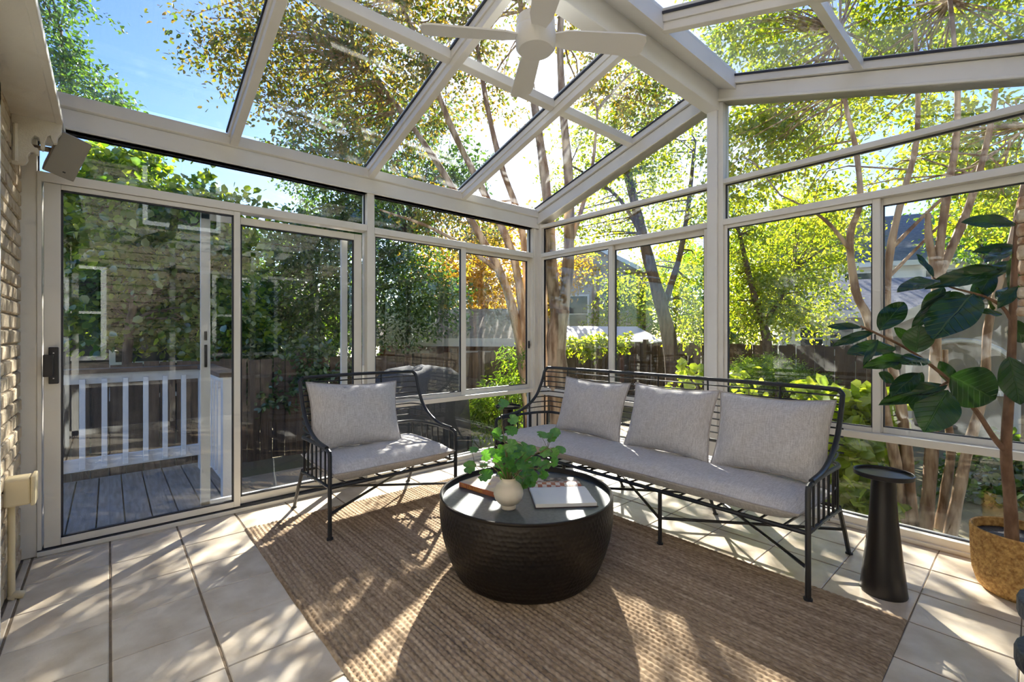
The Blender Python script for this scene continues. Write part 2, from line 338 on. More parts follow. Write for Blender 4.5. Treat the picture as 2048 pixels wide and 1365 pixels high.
def zr(x): return 2.375+SL*(x if x <= RX else W-x)
MB().prism([(.12, 2.376), (1.878, 2.376), (1.878, zr(1.878)+.02), (.12, zr(.12)+.02)], 1, .042, .048).build('pane', 'glass', wr)
MB().prism([(1.995, 2.376), (3.8, 2.376), (3.8, zr(3.8)+.02), (1.995, zr(1.995)+.02)], 1, .042, .048).build('pane', 'glass', wr)
for (x0, x1) in ((0, RX), (W, RX)):
    MB().prism([(x0, zr(x0)), (x1, zr(x1)), (x1, zr(x1)+.115), (x0, zr(x0)+.115)], 1, -.03, .09).build('gable_rafter', 'paint', wr, bevel=.003)
    MB().prism([(x0, zr(x0)), (x1, zr(x1)), (x1, zr(x1)+.018), (x0, zr(x0)+.018)], 1, -.042, .09).build('gable_rafter_bead', 'paint', wr, bevel=.003)
    MB().prism([(x0, zr(x0)+.12), (x1, zr(x1)+.12), (x1, zr(x1)+.19), (x0, zr(x0)+.19)], 1, -.055, .09).build('gable_glazing_rail', 'paint', wr, bevel=.003)
w2 = empty('window_2', kind='structure', label='sliding window behind the left half of the sofa')
sash(w2, 1, .05, .968, .075, .922, .005, .035, .60, 2.026, .63, 2.0)
s3 = sash(w2, 1, .93, 1.845, .968, 1.822, .04, .075, .60, 2.026, .635, 1.985)
MB().box(1.827, 1.840, .018, .04, 1.03, 1.19).build('window_latch', 'iron', s3, bevel=.003)
w3 = empty('window_3', kind='structure', label='sliding window between the ridge post and the potted fig')
sash(w3, 1, 1.995, 2.933, 2.02, 2.894, .005, .035, .60, 2.026, .63, 2.0)
s4 = sash(w3, 1, 2.90, 3.82, 2.940, 3.79, .04, .075, .60, 2.026, .635, 1.985)
MB().box(2.905, 2.913, -.004, .005, 1.15, 1.2).build('window_latch', 'iron', s4)
# ---- wall_near : the glazed wall on the camera side
wn = empty('wall_near', kind='structure', label='glazed side wall beside the camera')
for y in (-3.8, -2.87, -1.91, -1.0): Bx(wn, 'post', 'paint', W, W+.08, y-.03, y+.03, 0, 2.4)
for (z0, z1) in ((0, .06), (.56, .60), (2.03, 2.07), (2.335, 2.45)): Bx(wn, 'rail', 'paint', W, W+.09, YH, .09, z0, z1)
MB().prism([(W+.10, 2.45), (W-.012, 2.45), (W-.03, 2.46), (W-.03, 2.53), (W+.10, 2.56)], 1, YH, .09).build('eave_glazing_rail', 'paint', wn)
for (y0, y1) in ((-3.8,-2.87), (-2.87,-1.91), (-1.91,-1.0), (-1.0,-.05)): Bx(wn, 'pane', 'glass', W+.042, W+.048, y0, y1, .03, 2.4)
# ---- ceiling : glass roof
ce = empty('ceiling', kind='structure', label='pitched glass roof with cream rafters and white ridge beam')
Bx(ce, 'ridge_beam', 'beam', 1.868, 1.968, -3.69, -.0, 2.905, 3.10, bevel=.006)
MB().prism([(1.80, zg(1.80)-.10), (1.868, 3.06), (1.968, 3.06), (2.10, zg(2.10)-.10), (2.10, zg(2.10)+.03), (1.95, 3.19), (1.80, zg(1.80)+.03)], 1, -3.69, -.03).build('ridge_cap', 'beam', ce, bevel=.003)
ry = [-3.875, -2.872, -1.912, -1.005, -.02]
for (x0, x1) in ((.0, 1.82), (W, 2.08)):
    for y in ry[1:4]:
        MB().prism([(x0, zg(x0)-.105), (x1, zg(x1)-.105), (x1, zg(x1)-.055), (x0, zg(x0)-.055)], 1, y-.024, y+.024).build('rafter', 'paint', ce, bevel=.003)
        MB().prism([(x0, zg(x0)-.055), (x1, zg(x1)-.055), (x1, zg(x1)+.025), (x0, zg(x0)+.025)], 1, y-.034, y+.034).build('rafter_cap', 'paint', ce, bevel=.003)
    xp = 1.2 if x0 < 1 else 2.84
    for i in range(4):
        ya, yb = ry[i]+.034, ry[i+1]-.034
        s_ = SL if x0 < 1 else -SL
        MB().prism([(xp-.024, zg(xp)-.06-.024*s_), (xp+.024, zg(xp)-.06+.024*s_), (xp+.024, zg(xp)+.0+.024*s_), (xp-.024, zg(xp)+.0-.024*s_)], 1, ya, yb).build('purlin', 'paint', ce, bevel=.003)
        for (a, b) in ((x0, xp), (xp, x1)):
            MB().prism([(a, zg(a)+.003), (b, zg(b)+.003), (b, zg(b)+.010), (a, zg(a)+.010)], 1, ya, yb).build('pane', 'roofglass', ce)
            gk = MB()
            for yy in (ya, yb-.008): gk.prism([(a, zg(a)-.012), (b, zg(b)-.012), (b, zg(b)+.002), (a, zg(a)+.002)], 1, yy, yy+.008)
            gk.build('gasket_strip', 'gasket', ce)

# ------------------------------------------------------------------ outdoors: ground, deck, fences
gr = MB().box(-60, 60, -60, 80, -.6, -.35).build('ground', 'ground'); tag(gr, 'leaf littered garden soil around the sunroom', kind='structure')
pt = MB().box(-1.95, -.09, -2.6, 3.0, -.36, -.31).build('patio', 'patio'); tag(pt, 'tan stone patio outside the left windows', kind='structure')
dk = empty('deck', kind='structure', label='weathered grey deck landing outside the sliding door')
for k in range(14):
    y0 = -4.55+k*.142
    if y0 > -2.75: break
    Bx(dk, 'deck_board', 'deckwood', -1.75, -.10, y0, y0+.134, -.058, -.03, bevel=.003)
Bx(dk, 'deck_joist', 'fence', -1.75, -.1, -2.75, -2.70, -.30, -.06); Bx(dk, 'deck_fascia', 'fence', -1.79, -1.75, -4.55, -2.70, -.34, -.04)
ra = empty('deck_railing', (-1.5, -3.6, -.03), label='white picket deck railing with brown cap outside the sliding door', cat='railing')
def Rb(name, m, x0, x1, y0, y1, z0, z1, bevel=.003): return MB().box(x0+1.5, x1+1.5, y0+3.6, y1+3.6, z0+.03, z1+.03).build(name, m, ra, bevel=bevel)
Rb('top_rail', 'railpaint', -1.52, -1.48, -4.5, -2.83, .80, .885); Rb('cap_rail', 'railcap', -1.60, -1.42, -4.5, -2.75, .885, .92)
Rb('bottom_rail', 'railpaint', -1.52, -1.48, -4.5, -2.83, .10, .20)
Rb('railing_post', 'railpaint', -1.56, -1.46, -2.88, -2.78, -.03, .885); Rb('railing_post', 'railpaint', -1.56, -1.46, -3.93, -3.83, -.03, .885)
for k in range(12):
    y = -4.45+k*.132
    if abs(y+3.88) < .05: continue
    Rb('picket', 'railpaint', -1.475, -1.44, y-.018, y+.018, .12, .84)
Rb('top_rail', 'railpaint', -1.46, -.42, -2.85, -2.81, .80, .885); Rb('cap_rail', 'railcap', -1.46, -.34, -2.90, -2.76, .885, .92); Rb('bottom_rail', 'railpaint', -1.46, -.42, -2.85, -2.81, .08, .20)
Rb('railing_post', 'railpaint', -.44, -.35, -2.875, -2.785, -.03, .885)
for k in range(7): Rb('picket', 'railpaint', -1.36+k*.135-.018, -1.36+k*.135+.018, -2.88, -2.85, .14, .84)
def fence(name, label, a, b, fixed, axis, zt, m='fence', z0=-.35, bw=.14, both=True):
    n = int(round((b-a)/bw)); root = empty(name, ((fixed, (a+b)/2, z0) if axis == 1 else ((a+b)/2, fixed, z0)), label=label, cat='fence'); L = root.location
    bm = MB().box(-.009, .009, -bw/2+.004, bw/2-.004, 0, zt-z0) if axis == 1 else MB().box(-bw/2+.004, bw/2-.004, -.009, .009, 0, zt-z0)
    me = bm.mesh('fence_board'); me.materials.append(M[m])
    for k in range(n):
        o = bpy.data.objects.new('fence_board', me); COL.objects.link(o); o.parent = root; c = a+(k+.5)*bw
        off = random.uniform(-.006, .006); dz = random.uniform(-.02, .012)
        o.location = ((off, c-L.y, dz) if axis == 1 else (c-L.x, off, dz)); o.rotation_euler = ((random.uniform(-.008,.008), 0, 0) if axis == 1 else (0, random.uniform(-.008,.008), 0))
    s = -1 if axis == 1 else 1
    for zz in (.25, zt-z0-.25):
        if axis == 1: Bx(root, 'fence_rail', m, -.05, -.012, a-L.y, b-L.y, zz, zz+.08)
        else: Bx(root, 'fence_rail', m, a-L.x, b-L.x, .012, .05, zz, zz+.08)
    k = a+.6
    while k < b:
        if axis == 1: Bx(root, 'fence_post', m, -.12, -.03, k-.045-L.y, k+.045-L.y, 0, zt-z0+.06)
        else: Bx(root, 'fence_post', m, k-.045-L.x, k+.045-L.x, -.10, -.012, 0, zt-z0+.07)
        k += 2.4
    return root
fence('plank_fence', 'dark brown plank fence behind the white deck railing', -7.0, 5.3, -2.75, 1, .90)
fence('plank_fence', 'weathered brown plank fence along the back of the garden behind the sofa', -2.66, 2.24, 5.36, 0, 1.02)
fence('picket_gate', 'light orange wood fence panel beyond the back fence near the white house', 2.0, 3.3, 8.2, 0, 1.18, 'fencenew', z0=-.3)

# ------------------------------------------------------------------ rug
def jute_mat():
    m, t, b, o = new_mat('braided_jute'); N = t.nodes; b.inputs['Roughness'].default_value = .95; b.inputs['Specular IOR Level'].default_value = .15
    tc = N.new('ShaderNodeTexCoord'); outs = []
    for st, sc in (((.35, 9, 1), 3.2), ((22, 60, 1), 1.6)):
        mp = N.new('ShaderNodeMapping'); mp.inputs['Scale'].default_value = st; lk(t, tc.outputs['Object'], mp.inputs[0])
        nz = N.new('ShaderNodeTexNoise'); nz.inputs['Scale'].default_value = sc; nz.inputs['Detail'].default_value = 5; lk(t, mp.outputs[0], nz.inputs['Vector']); outs.append(nz.outputs[0])
    ad = N.new('ShaderNodeMath'); ad.operation = 'ADD'; lk(t, outs[0], ad.inputs[0]); lk(t, outs[1], ad.inputs[1])
    cr = N.new('ShaderNodeValToRGB'); e = cr.color_ramp.elements; e[0].position = .38; e[0].color = (.22,.15,.09,1); e[1].position = .68; e[1].color = (.58,.45,.31,1)
    x = cr.color_ramp.elements.new(.52); x.color = (.385,.28,.18,1)
    hf = N.new('ShaderNodeMath'); hf.operation = 'MULTIPLY'; hf.inputs[1].default_value = .5; lk(t, ad.outputs[0], hf.inputs[0]); lk(t, hf.outputs[0], cr.inputs[0]); lk(t, cr.outputs[0], b.inputs['Base Color'])
    return m
M['jute'] = jute_mat()
X0, X1, Y0, Y1 = .345, 3.200, -2.875, -.985
ny = int((Y1-Y0)/.024)*5+1; nx = int((X1-X0)/.026)*5+1
gx = np.linspace(0, 1, nx); gy = np.linspace(0, 1, ny)
GX, GY = np.meshgrid(gx*(X1-X0), gy*(Y1-Y0), indexing='ij')
rib = np.abs(np.sin(PI*GY/.024)); row = np.floor(GY/.024)
bead = np.abs(np.sin(PI*(GX/.026 + .5*(row % 2) + .35*np.sin(row*1.7)) + .9*np.sin(2*PI*GY/.048)))
Hh = .0025 + .0085*rib**.7*(.5+.5*bead**.8)
edge = np.minimum(np.minimum(GX, (X1-X0)-GX), np.minimum(GY, (Y1-Y0)-GY)); Hh *= np.clip(edge/.008, 0, 1)
wob = .002*np.sin(GX*5)+.001*np.sin(GX*23+1); wob2 = .002*np.sin(GY*5+.6)
V = np.stack([GX-(X1-X0)/2+wob2*1.2, GY-(Y1-Y0)/2+wob, Hh], -1).reshape(-1, 3)
idx = np.arange(nx*ny).reshape(nx, ny); Fq = np.stack([idx[:-1,:-1], idx[1:,:-1], idx[1:,1:], idx[:-1,1:]], -1).reshape(-1, 4)
def np_mesh(name, V, F):
    me = bpy.data.meshes.new(name); k = F.shape[1]
    me.vertices.add(len(V)); me.vertices.foreach_set('co', V.astype(np.float32).ravel())
    me.loops.add(F.size); me.loops.foreach_set('vertex_index', F.astype(np.int32).ravel())
    me.polygons.add(len(F)); me.polygons.foreach_set('loop_start', np.arange(0, F.size, k, dtype=np.int32)); me.polygons.foreach_set('loop_total', np.full(len(F), k, dtype=np.int32))
    me.update(calc_edges=True); return me
rug = obj('jute_rug', np_mesh('jute_rug', V, Fq), 'jute', loc=((X0+X1)/2, (Y0+Y1)/2, .0005))
tag(rug, 'brown braided jute rug under the coffee table', 'rug')
RZ = .0100

# ------------------------------------------------------------------ iron armchair and sofa
def seat_frame(name, label, cat, loc, rz, wd, legs_x, vbars, mid):
    """local: x across, y depth (0 front .. .69 rear), z up; front legs at y = 0"""
    root = empty(name, loc, rz, label, cat); hw = wd/2; Rt = .0115
    def T(nm, path, r, n=8): return MB().tube(path, r, n).build(nm, 'iron', root, smooth=True)
    AH, SH, TOP, BD = .520, .312, .905, .565
    zb = .285                                    # seat rail at the rear
    fz = RZ
    # front legs run up into the arms
    for s in (-1, 1):
        arm = [(s*hw, 0, fz), (s*hw, 0, AH-.03), (s*hw, .008, AH-.008), (s*hw, .03, AH)]
        T('front_leg', arm, .0125)
        T('foot_pad', [(s*hw, 0, fz-.001), (s*hw, 0, fz+.008)], .019, 12)
        T('arm_rail', smoothpath([(s*hw, .03, AH), (s*hw, .2, AH+.004), (s*hw, .40, AH), (s*(hw-.004), .50, AH-.004), (s*(hw-.045), BD+.005, AH-.006), (s*(hw-.13), BD+.03, AH-.008), (s*(hw-.30), BD+.035, AH-.008)], 5), Rt)
        wing = smoothpath([(s*hw, .05, AH+.010), (s*hw, .22, AH+.024), (s*hw, .36, AH+.075), (s*hw, .46, AH+.155), (s*hw, .525, AH+.27), (s*hw, .553, AH+.345), (s*(hw-.002), BD, TOP-.022), (s*(hw-.022), BD+.004, TOP)], 6)
        T('wing_rail', wing, .0125, 10)
        T('side_rail', [(s*hw, 0, SH-.004), (s*hw, .25, SH-.008), (s*hw, .50, zb+.005), (s*(hw-.03), BD-.01, zb)], .010)
        T('rear_leg', [(s*(hw-.01), .53, zb+.01), (s*hw, .61, .13), (s*hw, .685, .001)], .0115)
        T('foot_pad', [(s*hw, .685, 0), (s*hw, .686, .008)], .018, 12)
        for k in range(6 if cat == 'armchair' else 6):
            y = .075+k*.078; T('arm_spindle', [(s*hw, y, AH-.005), (s*hw, y, SH-.012+(zb-SH)*y/.55)], .0062, 6)
        T('corner_post', [(s*(hw-.03), BD-.005, AH-.005), (s*(hw-.03), BD-.01, zb)], .010)
    T('top_rail', [(-(hw-.022), BD+.004, TOP), (-(hw-.12), BD+.016, TOP+.002), (0, BD+.03, TOP+.004), (hw-.12, BD+.016, TOP+.002), (hw-.022, BD+.004, TOP)], .0125, 10)
    T('front_rail', [(-hw, 0, SH-.004), (hw, 0, SH-.004)], .0115)
    T('rear_rail', [(-(hw-.03), BD-.01, zb), (hw-.03, BD-.01, zb)], .0105)
    T('back_rail', [(-(hw-.28), BD+.035, AH-.008), (hw-.28, BD+.035, AH-.008)], Rt)
    # horizontal back wires from wing to wing
    wys = [(.05,.53),(.22,.544),(.36,.595),(.46,.675),(.525,.79),(.553,.865),(.565,.89)]
    for k in range(8):
        z = AH+.045+k*.0435; yw = float(np.interp(z, [b for a, b in wys], [a for a, b in wys])); bk = BD+.028
        c = min(.09, max(.01, bk-yw))
        pth = [(-hw, yw, z), (-hw+.002, yw+(bk-yw)*.45, z), (-hw+.03, bk-.012, z), (-hw+.10, bk, z), (0, bk+.006, z), (hw-.10, bk, z), (hw-.03, bk-.012, z), (hw-.002, yw+(bk-yw)*.45, z), (hw, yw, z)]
        T('back_wire', smoothpath(pth, 4), .0048, 6)
    for x in vbars: T('back_bar', [(x, BD+.026, TOP), (x, BD+.036, AH), (x, BD+.01, zb)], .0062, 6)
    n = int(wd/.105)
    for k in range(1, n):
        x = -hw+wd*k/n; T('seat_slat', [(x, 0, SH-.004), (x, BD-.01, zb)], .0062, 6)
    if mid:
        for x in mid:
            T('front_leg', [(x, 0, fz), (x, 0, SH-.005)], .0115); T('foot_pad', [(x, 0, fz-.001), (x, 0, fz+.007)], .018, 12)
            T('rear_leg', [(x, .55, zb), (x, .61, .13), (x, .685, .001)], .0105); T('foot_pad', [(x, .685, 0), (x, .686, .008)], .017, 12)
    lx = [-hw]+list(mid)+[hw]; zs = .155
    for a, b in zip(lx, lx[1:]):
        T('cross_stretcher', [(a, .0, zs), (b, .60, zs+.003)], .0088); T('cross_stretcher', [(b, .0, zs-.004), (a, .60, zs+.007)], .0088)
    return root
CH = seat_frame('iron_armchair', 'black iron wire-back armchair by the sliding door', 'armchair', (.854, -2.098, 0), PI/2, .875, None, (-.16, .16), [])
SO = seat_frame('iron_sofa', 'long black iron wire-back sofa along the gable windows', 'sofa', (1.778, -1.145, 0), 0, 2.205, None, (-.86, -.43, .0, .36, .79), (-.367, .367))

def pillow(name, label, cat, wd, ht, th, mw, group=None, seed=0, pinch=.085, pipe=.0055, n=26):
    r = np.random.default_rng(seed)
    u = np.linspace(-1, 1, n); U, Vv = np.meshgrid(u, u, indexing='ij')
    ex = 1-pinch*(1-np.abs(Vv)**2.2)*0-pinch*(1-Vv**2); ez = 1-pinch*1.3*(1-U**2)
    px = U*wd/2*ex; pz = Vv*ht/2*ez
    prof = np.clip((1-np.abs(U)**3.2), 0, 1)**.55*np.clip((1-np.abs(Vv)**3.2), 0, 1)**.55
    wr_ = .0045*np.sin(6*U+r.uniform(0, 6)+2*Vv)+.0035*np.sin(9*Vv*U+r.uniform(0, 6))+.003*np.sin(11*U-5*Vv+r.uniform(0, 6))
    wr_ += .006*np.exp(-((Vv-.75)/.2)**2)*np.sin(13*U+r.uniform(0, 6))
    yf = -(th/2*prof+wr_*prof); yb = th/2*prof*.9+wr_*prof*.5
    V = np.concatenate([np.stack([px, yf, pz], -1).reshape(-1, 3), np.stack([px, yb, pz], -1).reshape(-1, 3)])
    I = np.arange(n*n).reshape(n, n); q = lambda A: np.stack([A[:-1,:-1], A[1:,:-1], A[1:,1:], A[:-1,1:]], -1).reshape(-1, 4)
    F = np.concatenate([q(I), q(I+n*n)[:, ::-1]])
    # weld the rim
    me = np_mesh(name, V, F); import bmesh
    b = bmesh.new(); b.from_mesh(me); bmesh.ops.remove_doubles(b, verts=b.verts, dist=1e-5); b.to_mesh(me); b.free()
    o = obj(name, me, 'linen', smooth=True); o.matrix_world = mw; tag(o, label, cat, group)
    rim = [(px[i, 0], 0, pz[i, 0]) for i in range(n)]+[(px[-1, j], 0, pz[-1, j]) for j in range(1, n)]+[(px[i, -1], 0, pz[i, -1]) for i in range(n-2, -1, -1)]+[(px[0, j], 0, pz[0, j]) for j in range(n-2, 0, -1)]
    MB().tube(rim, pipe, 6, closed=True).build('piping', 'piping', o, smooth=True)
    return o
def seat_cushion(name, label, cat, wd, dp, th, loc, rz):
    # rounded slab with crown, corners pulled; local origin at bottom centre
    n1, n2 = max(14, int(wd/.045)), 16
    us = np.linspace(-1, 1, n1); vs = np.linspace(-1, 1, n2); U, Vv = np.meshgrid(us, vs, indexing='ij')
    e = np.clip(1-np.abs(U)**14, 0, 1)*np.clip(1-np.abs(Vv)**7, 0, 1)
    wv = .004*np.sin(U*wd*9+1)*(1-Vv**2)+.003*np.sin(U*wd*17+Vv*3)
    bow = 1+.018*np.cos(PI*Vv/2)
    X = U*wd/2*bow; Y = Vv*dp/2*(1+.02*np.cos(PI*U/2))+.004*np.sin(U*wd*8)*Vv
    zt = th*.56+th*.44*e**.5+wv*e; zb = th*.5-th*.5*e**.45
    V = np.concatenate([np.stack([X, Y, zt], -1).reshape(-1, 3), np.stack([X, Y, zb], -1).reshape(-1, 3)]); I = np.arange(n1*n2).reshape(n1, n2); K = n1*n2
    q = lambda A: np.stack([A[:-1,:-1], A[1:,:-1], A[1:,1:], A[:-1,1:]], -1).reshape(-1, 4)
    loop = [I[i, 0] for i in range(n1)]+[I[-1, j] for j in range(1, n2)]+[I[i, -1] for i in range(n1-2, -1, -1)]+[I[0, j] for j in range(n2-2, 0, -1)]
    sidef = np.array([(loop[k], loop[k]+K, loop[(k+1) % len(loop)]+K, loop[(k+1) % len(loop)]) for k in range(len(loop))])
    F = np.concatenate([q(I), q(I+K)[:, ::-1], sidef[:, ::-1]])
    o = obj(name, np_mesh(name, V, F), 'linen', smooth=True); o.location = loc; o.rotation_euler = (0, 0, rz); tag(o, label, cat)
    sub = o.modifiers.new('soft', 'SUBSURF'); sub.levels = 1; sub.render_levels = 1
    Vt = V.reshape(2, -1, 3)
    pts = [(Vt[0, i, 0]*1.004, Vt[0, i, 1]*1.008, Vt[0, i, 2]+.002) for i in loop]
    MB().tube(pts, .0042, 6, closed=True).build('piping', 'piping', o, smooth=True)
    return o
seat_cushion('seat_cushion', 'single thick greige linen seat cushion on the iron armchair', 'cushion', .835, .60, .125, (.854-.285, -2.098, .313), PI/2)
seat_cushion('bench_cushion', 'long greige linen bench cushion on the iron sofa', 'cushion', 2.13, .60, .125, (1.778, -1.145+.285, .313), 0)
def lean(c, rz, tilt, roll=0): return Matrix.Translation(c) @ Matrix.Rotation(rz, 4, 'Z') @ Matrix.Rotation(-tilt, 4, 'X') @ Matrix.Rotation(roll, 4, 'Y')
G3 = 'back pillows on the sofa'
pillow('back_pillow', 'warm greige back pillow leaning in the armchair', 'pillow', .66, .46, .18, lean((.43, -2.20, .645), PI/2+.05, .30, .06), seed=1)
pillow('back_pillow', 'leftmost greige pillow on the sofa nearest the room corner', 'pillow', .60, .44, .17, lean((1.31, -.73, .638), .05, .30, .02), seed=2)
pillow('back_pillow', 'middle greige pillow on the sofa', 'pillow', .61, .45, .17, lean((1.965, -.74, .64), -.03, .32, .0), seed=3)
pillow('back_pillow', 'rightmost greige pillow on the sofa nearest the potted fig', 'pillow', .60, .45, .17, lean((2.575, -.74, .64), .0, .32, -.01), seed=4)

# ------------------------------------------------------------------ hammered drum table
def hammered():
    m, t, b, o = new_mat('hammered_dark_metal'); N = t.nodes; b.inputs['Base Color'].default_value = (.034,.029,.026,1); b.inputs['Metallic'].default_value = .75; b.inputs['Roughness'].default_value = .42
    return m
M['hammered'] = hammered()
M['tabletop'] = mat('dark_zinc_tray', (.075,.09,.096), .36, metal=.2, col2=(.11,.125,.132), scale=60, bump=.1, bscale=350, bdist=.001)
TC = Vector((1.817, -1.879, RZ))
tb = empty('drum_coffee_table', TC, 0, 'black hammered metal drum coffee table on the rug', 'table')
prof = [(.352,0),(.362,.012),(.385,.06),(.408,.12),(.425,.18),(.436,.24),(.441,.30),(.441,.35),(.438,.375)]
na, nz_ = 708, 108; zz = np.linspace(0, .375, nz_); rr = np.interp(zz, [p[1] for p in prof], [p[0] for p in prof]); aa = np.linspace(0, 2*PI, na, endpoint=False)
A, Zz = np.meshgrid(aa, zz, indexing='ij'); Rr = np.tile(rr, (na, 1))
# real hammer dimples: staggered rows of shallow dents
cv = Zz/.021; cu = A*118/(2*PI)+.5*(np.floor(cv) % 2)
dent = np.zeros_like(A); hsh = lambda a, b: (np.sin(a*12.9898+b*78.233)*43758.5453) % 1
for di in (-1, 0, 1):
    for dj in (-1, 0, 1):
        iu, iv = np.floor(cu)+di, np.floor(cv)+dj; iw = iu % 118
        dx_ = cu-(iu+.5+.35*(hsh(iw, iv)-.5)); dy_ = cv-(iv+.5+.35*(hsh(iv, iw+7)-.5))
        dent = np.maximum(dent, np.clip(1-(dx_**2+dy_**2)*3.2, 0, 1))
Rr = Rr-.0018*dent*(np.clip(np.minimum(Zz, .375-Zz)/.02, 0, 1))
V = np.stack([Rr*np.cos(A), Rr*np.sin(A), Zz], -1).reshape(-1, 3); I = np.arange(na*nz_).reshape(na, nz_); J = np.roll(I, -1, 0)
F = np.stack([I[:,:-1], J[:,:-1], J[:,1:], I[:,1:]], -1).reshape(-1, 4)
o = obj('drum_body', np_mesh('drum_body', V, F), 'hammered', tb); o.data.polygons.foreach_set('use_smooth', [True]*len(o.data.polygons))
MB().lathe([(.436,.372),(.441,.380),(.440,.388),(.434,.390),(.429,.386),(.427,.368),(.424,.362)], n=96, caps=False).build('rim', 'hammered', tb, smooth=True)
MB().lathe([(.428,.350),(.428,.361),(.40,.362),(.2,.362),(.001,.362)], n=96).build('tray_top', 'tabletop', tb, smooth=True)
TT = RZ+.362
# vase
vp = PZ(1017, 1017, TT); vloc = Vector((vp.x, vp.y, TT))
va = empty('round_vase', vloc, 0, 'small round cream stoneware vase on the coffee table', 'vase')
s_ = 1.0
MB().lathe([(.030,0),(.035,.002),(.036,.014),(.034,.020),(.050,.030),(.065,.048),(.071,.070),(.070,.088),(.060,.110),(.044,.124),(.036,.130),(.034,.140),(.036,.146),(.033,.147),(.030,.138),(.030,.125)], n=48).build('vase_body', 'ceramic', va, smooth=True)
# sprig of scalloped leaves
def scallop(nm, m, lobes=7):
    n = 42; V = [(0, 0, 0)]; F = []
    for ring, rr_ in ((1, .5), (2, 1.0)):
        for k in range(n):
            a = 2*PI*k/n; r_ = rr_*(1-(.13*(1-abs(math.cos(lobes*a/2))) if ring == 2 else 0)); notch = math.exp(-((a-PI)/.22)**2)
            r_ *= 1-.55*notch*(1 if ring == 2 else .5)
            V.append((r_*math.cos(a)+.35, r_*math.sin(a), .14*rr_**2*math.cos(2*a)*.5+.12*rr_**2-.05*(math.cos(lobes*a) if ring == 2 else 0)))
    for k in range(n):
        F.append((0, 1+k, 1+(k+1) % n)); F.append((1+k, 1+n+k, 1+n+(k+1) % n, 1+(k+1) % n))
    V[0] = (.1, 0, -.02)
    me = bpy.data.meshes.new(nm); me.from_pydata(V, [], F); me.materials.append(m)
    at = me.attributes.new('rnd', 'FLOAT', 'POINT'); at.data.foreach_set('value', [random.random()*.5 for _ in V])
    me.polygons.foreach_set('use_smooth', [True]*len(me.polygons)); return me
M['geranium'] = leaf_mat('scalloped_leaf_green', (.06,.22,.03), (.16,.38,.06), (1.6,1.5,.5), .4, .06)
M['stem'] = mat('green_brown_stem', (.16,.13,.05), .6)
sp = empty('leafy_sprig', vloc+Vector((0, 0, .13)), 0, 'leafy green sprig with scalloped round leaves standing in the vase', 'plant')
vm = CAM+(vloc-CAM); Dv = (vloc-CAM).dot(VD)
lms = [scallop('leaf', M['geranium'], l) for l in (7, 8, 9)]
spots = [(1003,806,13),(1001,818,10),(1022,838,13),(1017,862,16),(991,868,13),(988,873,15),(1080,870,14),(1097,878,15),(1107,868,13),(1018,890,16),(1010,915,17),(998,900,16),(1046,893,13),(1055,905,16),(1085,905,13),(1105,905,12),(1117,900,13),(990,917,13),(968,912,13),(943,900,12),(934,936,16),(964,933,10),(966,952,18),(1030,895,14),(1042,918,18),(1022,935,20),(1003,945,18),(1040,930,17),(1050,940,17),(1065,925,15),(1080,935,15),(1083,950,12),(1106,925,12),(1090,930,11),(1035,958,18),(1053,960,18),(1045,972,18),(1063,952,13),(978,907,12),(1012,928,15),(1030,948,16),(994,930,12),(1003,880,11),(1026,908,14)]
rs = random.Random(3); base_l = Vector((0, 0, 0))
stems = MB()
hubs = [(1003,835),(1012,880),(1095,890),(975,915),(1045,905),(1080,930),(1025,925),(950,925),(1045,950),(1010,925)]
hw_ = []
for (hx, hy) in hubs:
    p = P(hx, hy+8, Dv+rs.uniform(-.05, .05))-(vloc+Vector((0, 0, .13))); hw_.append(p)
    stems.tube(smoothpath([(rs.uniform(-.012,.012), rs.uniform(-.012,.012), -.03), p*.45+Vector((0, 0, .03)), p], 4), [.0028]*4+[.0024]*4+[.0018], 5)
for (lx, ly, rpx) in spots:
    c = P(lx, ly, Dv+rs.uniform(-.07, .05))-(vloc+Vector((0, 0, .13))); rad = rpx*.92*Dv/FPX
    o = bpy.data.objects.new('leaf', rs.choice(lms)); COL.objects.link(o); o.parent = sp; o.location = c
    o.rotation_euler = Euler((rs.uniform(.3, 1.15), rs.uniform(-.5, .5), rs.uniform(-.6, .6)+YAW)); o.scale = (rad, rad, rad)
    k = min(hw_, key=lambda q_: (q_-c).length); stems.tube(smoothpath([k, (k+c)/2+Vector((0, 0, .006)), c], 2), .0012, 4)
stems.build('stems', 'stem', sp, smooth=True)

# books
M['cover_art'] = mat('muted_cover_print', (.42,.33,.28), .35, col2=(.56,.46,.28), scale=14, ramp=(.45,.6)); M['spine'] = mat('terracotta_spine', (.52,.16,.07), .5); M['pages'] = mat('white_paper', (.80,.79,.77), .7, bump=.03, bscale=20); M['gold'] = mat('yellow_lettering', (.78,.42,.08), .5); M['darkcover'] = mat('dark_brown_cover', (.06,.035,.035), .4)
def book_basis(a, b, z):     # from surveyed spine ends on the table top
    A_, B_ = PZ(*a, z), PZ(*b, z); A_.z = B_.z = TT; u = (B_-A_); L = u.length; return A_, math.atan2(u.y, u.x), L
A_, az, L_ = book_basis((918.5, 974), (985.5, 994.5), TT)
bk = empty('orange_book', A_, az, 'closed coffee-table book with terracotta spine and yellow title', 'book')
BL, BWd, BT = .275, .20, .026
MB().box(.004, BL-.004, .006, BWd-.004, .003, BT-.003).build('page_block', 'pages', bk)
MB().box(0, BL, .002, BWd, BT-.003, BT).build('front_cover', 'cover_art', bk); MB().box(0, BL, .002, BWd, .0003, .003).build('back_cover', 'spine', bk); MB().box(0, BL, -.002, .003, .0003, BT).build('book_spine', 'spine', bk, bevel=.0015)
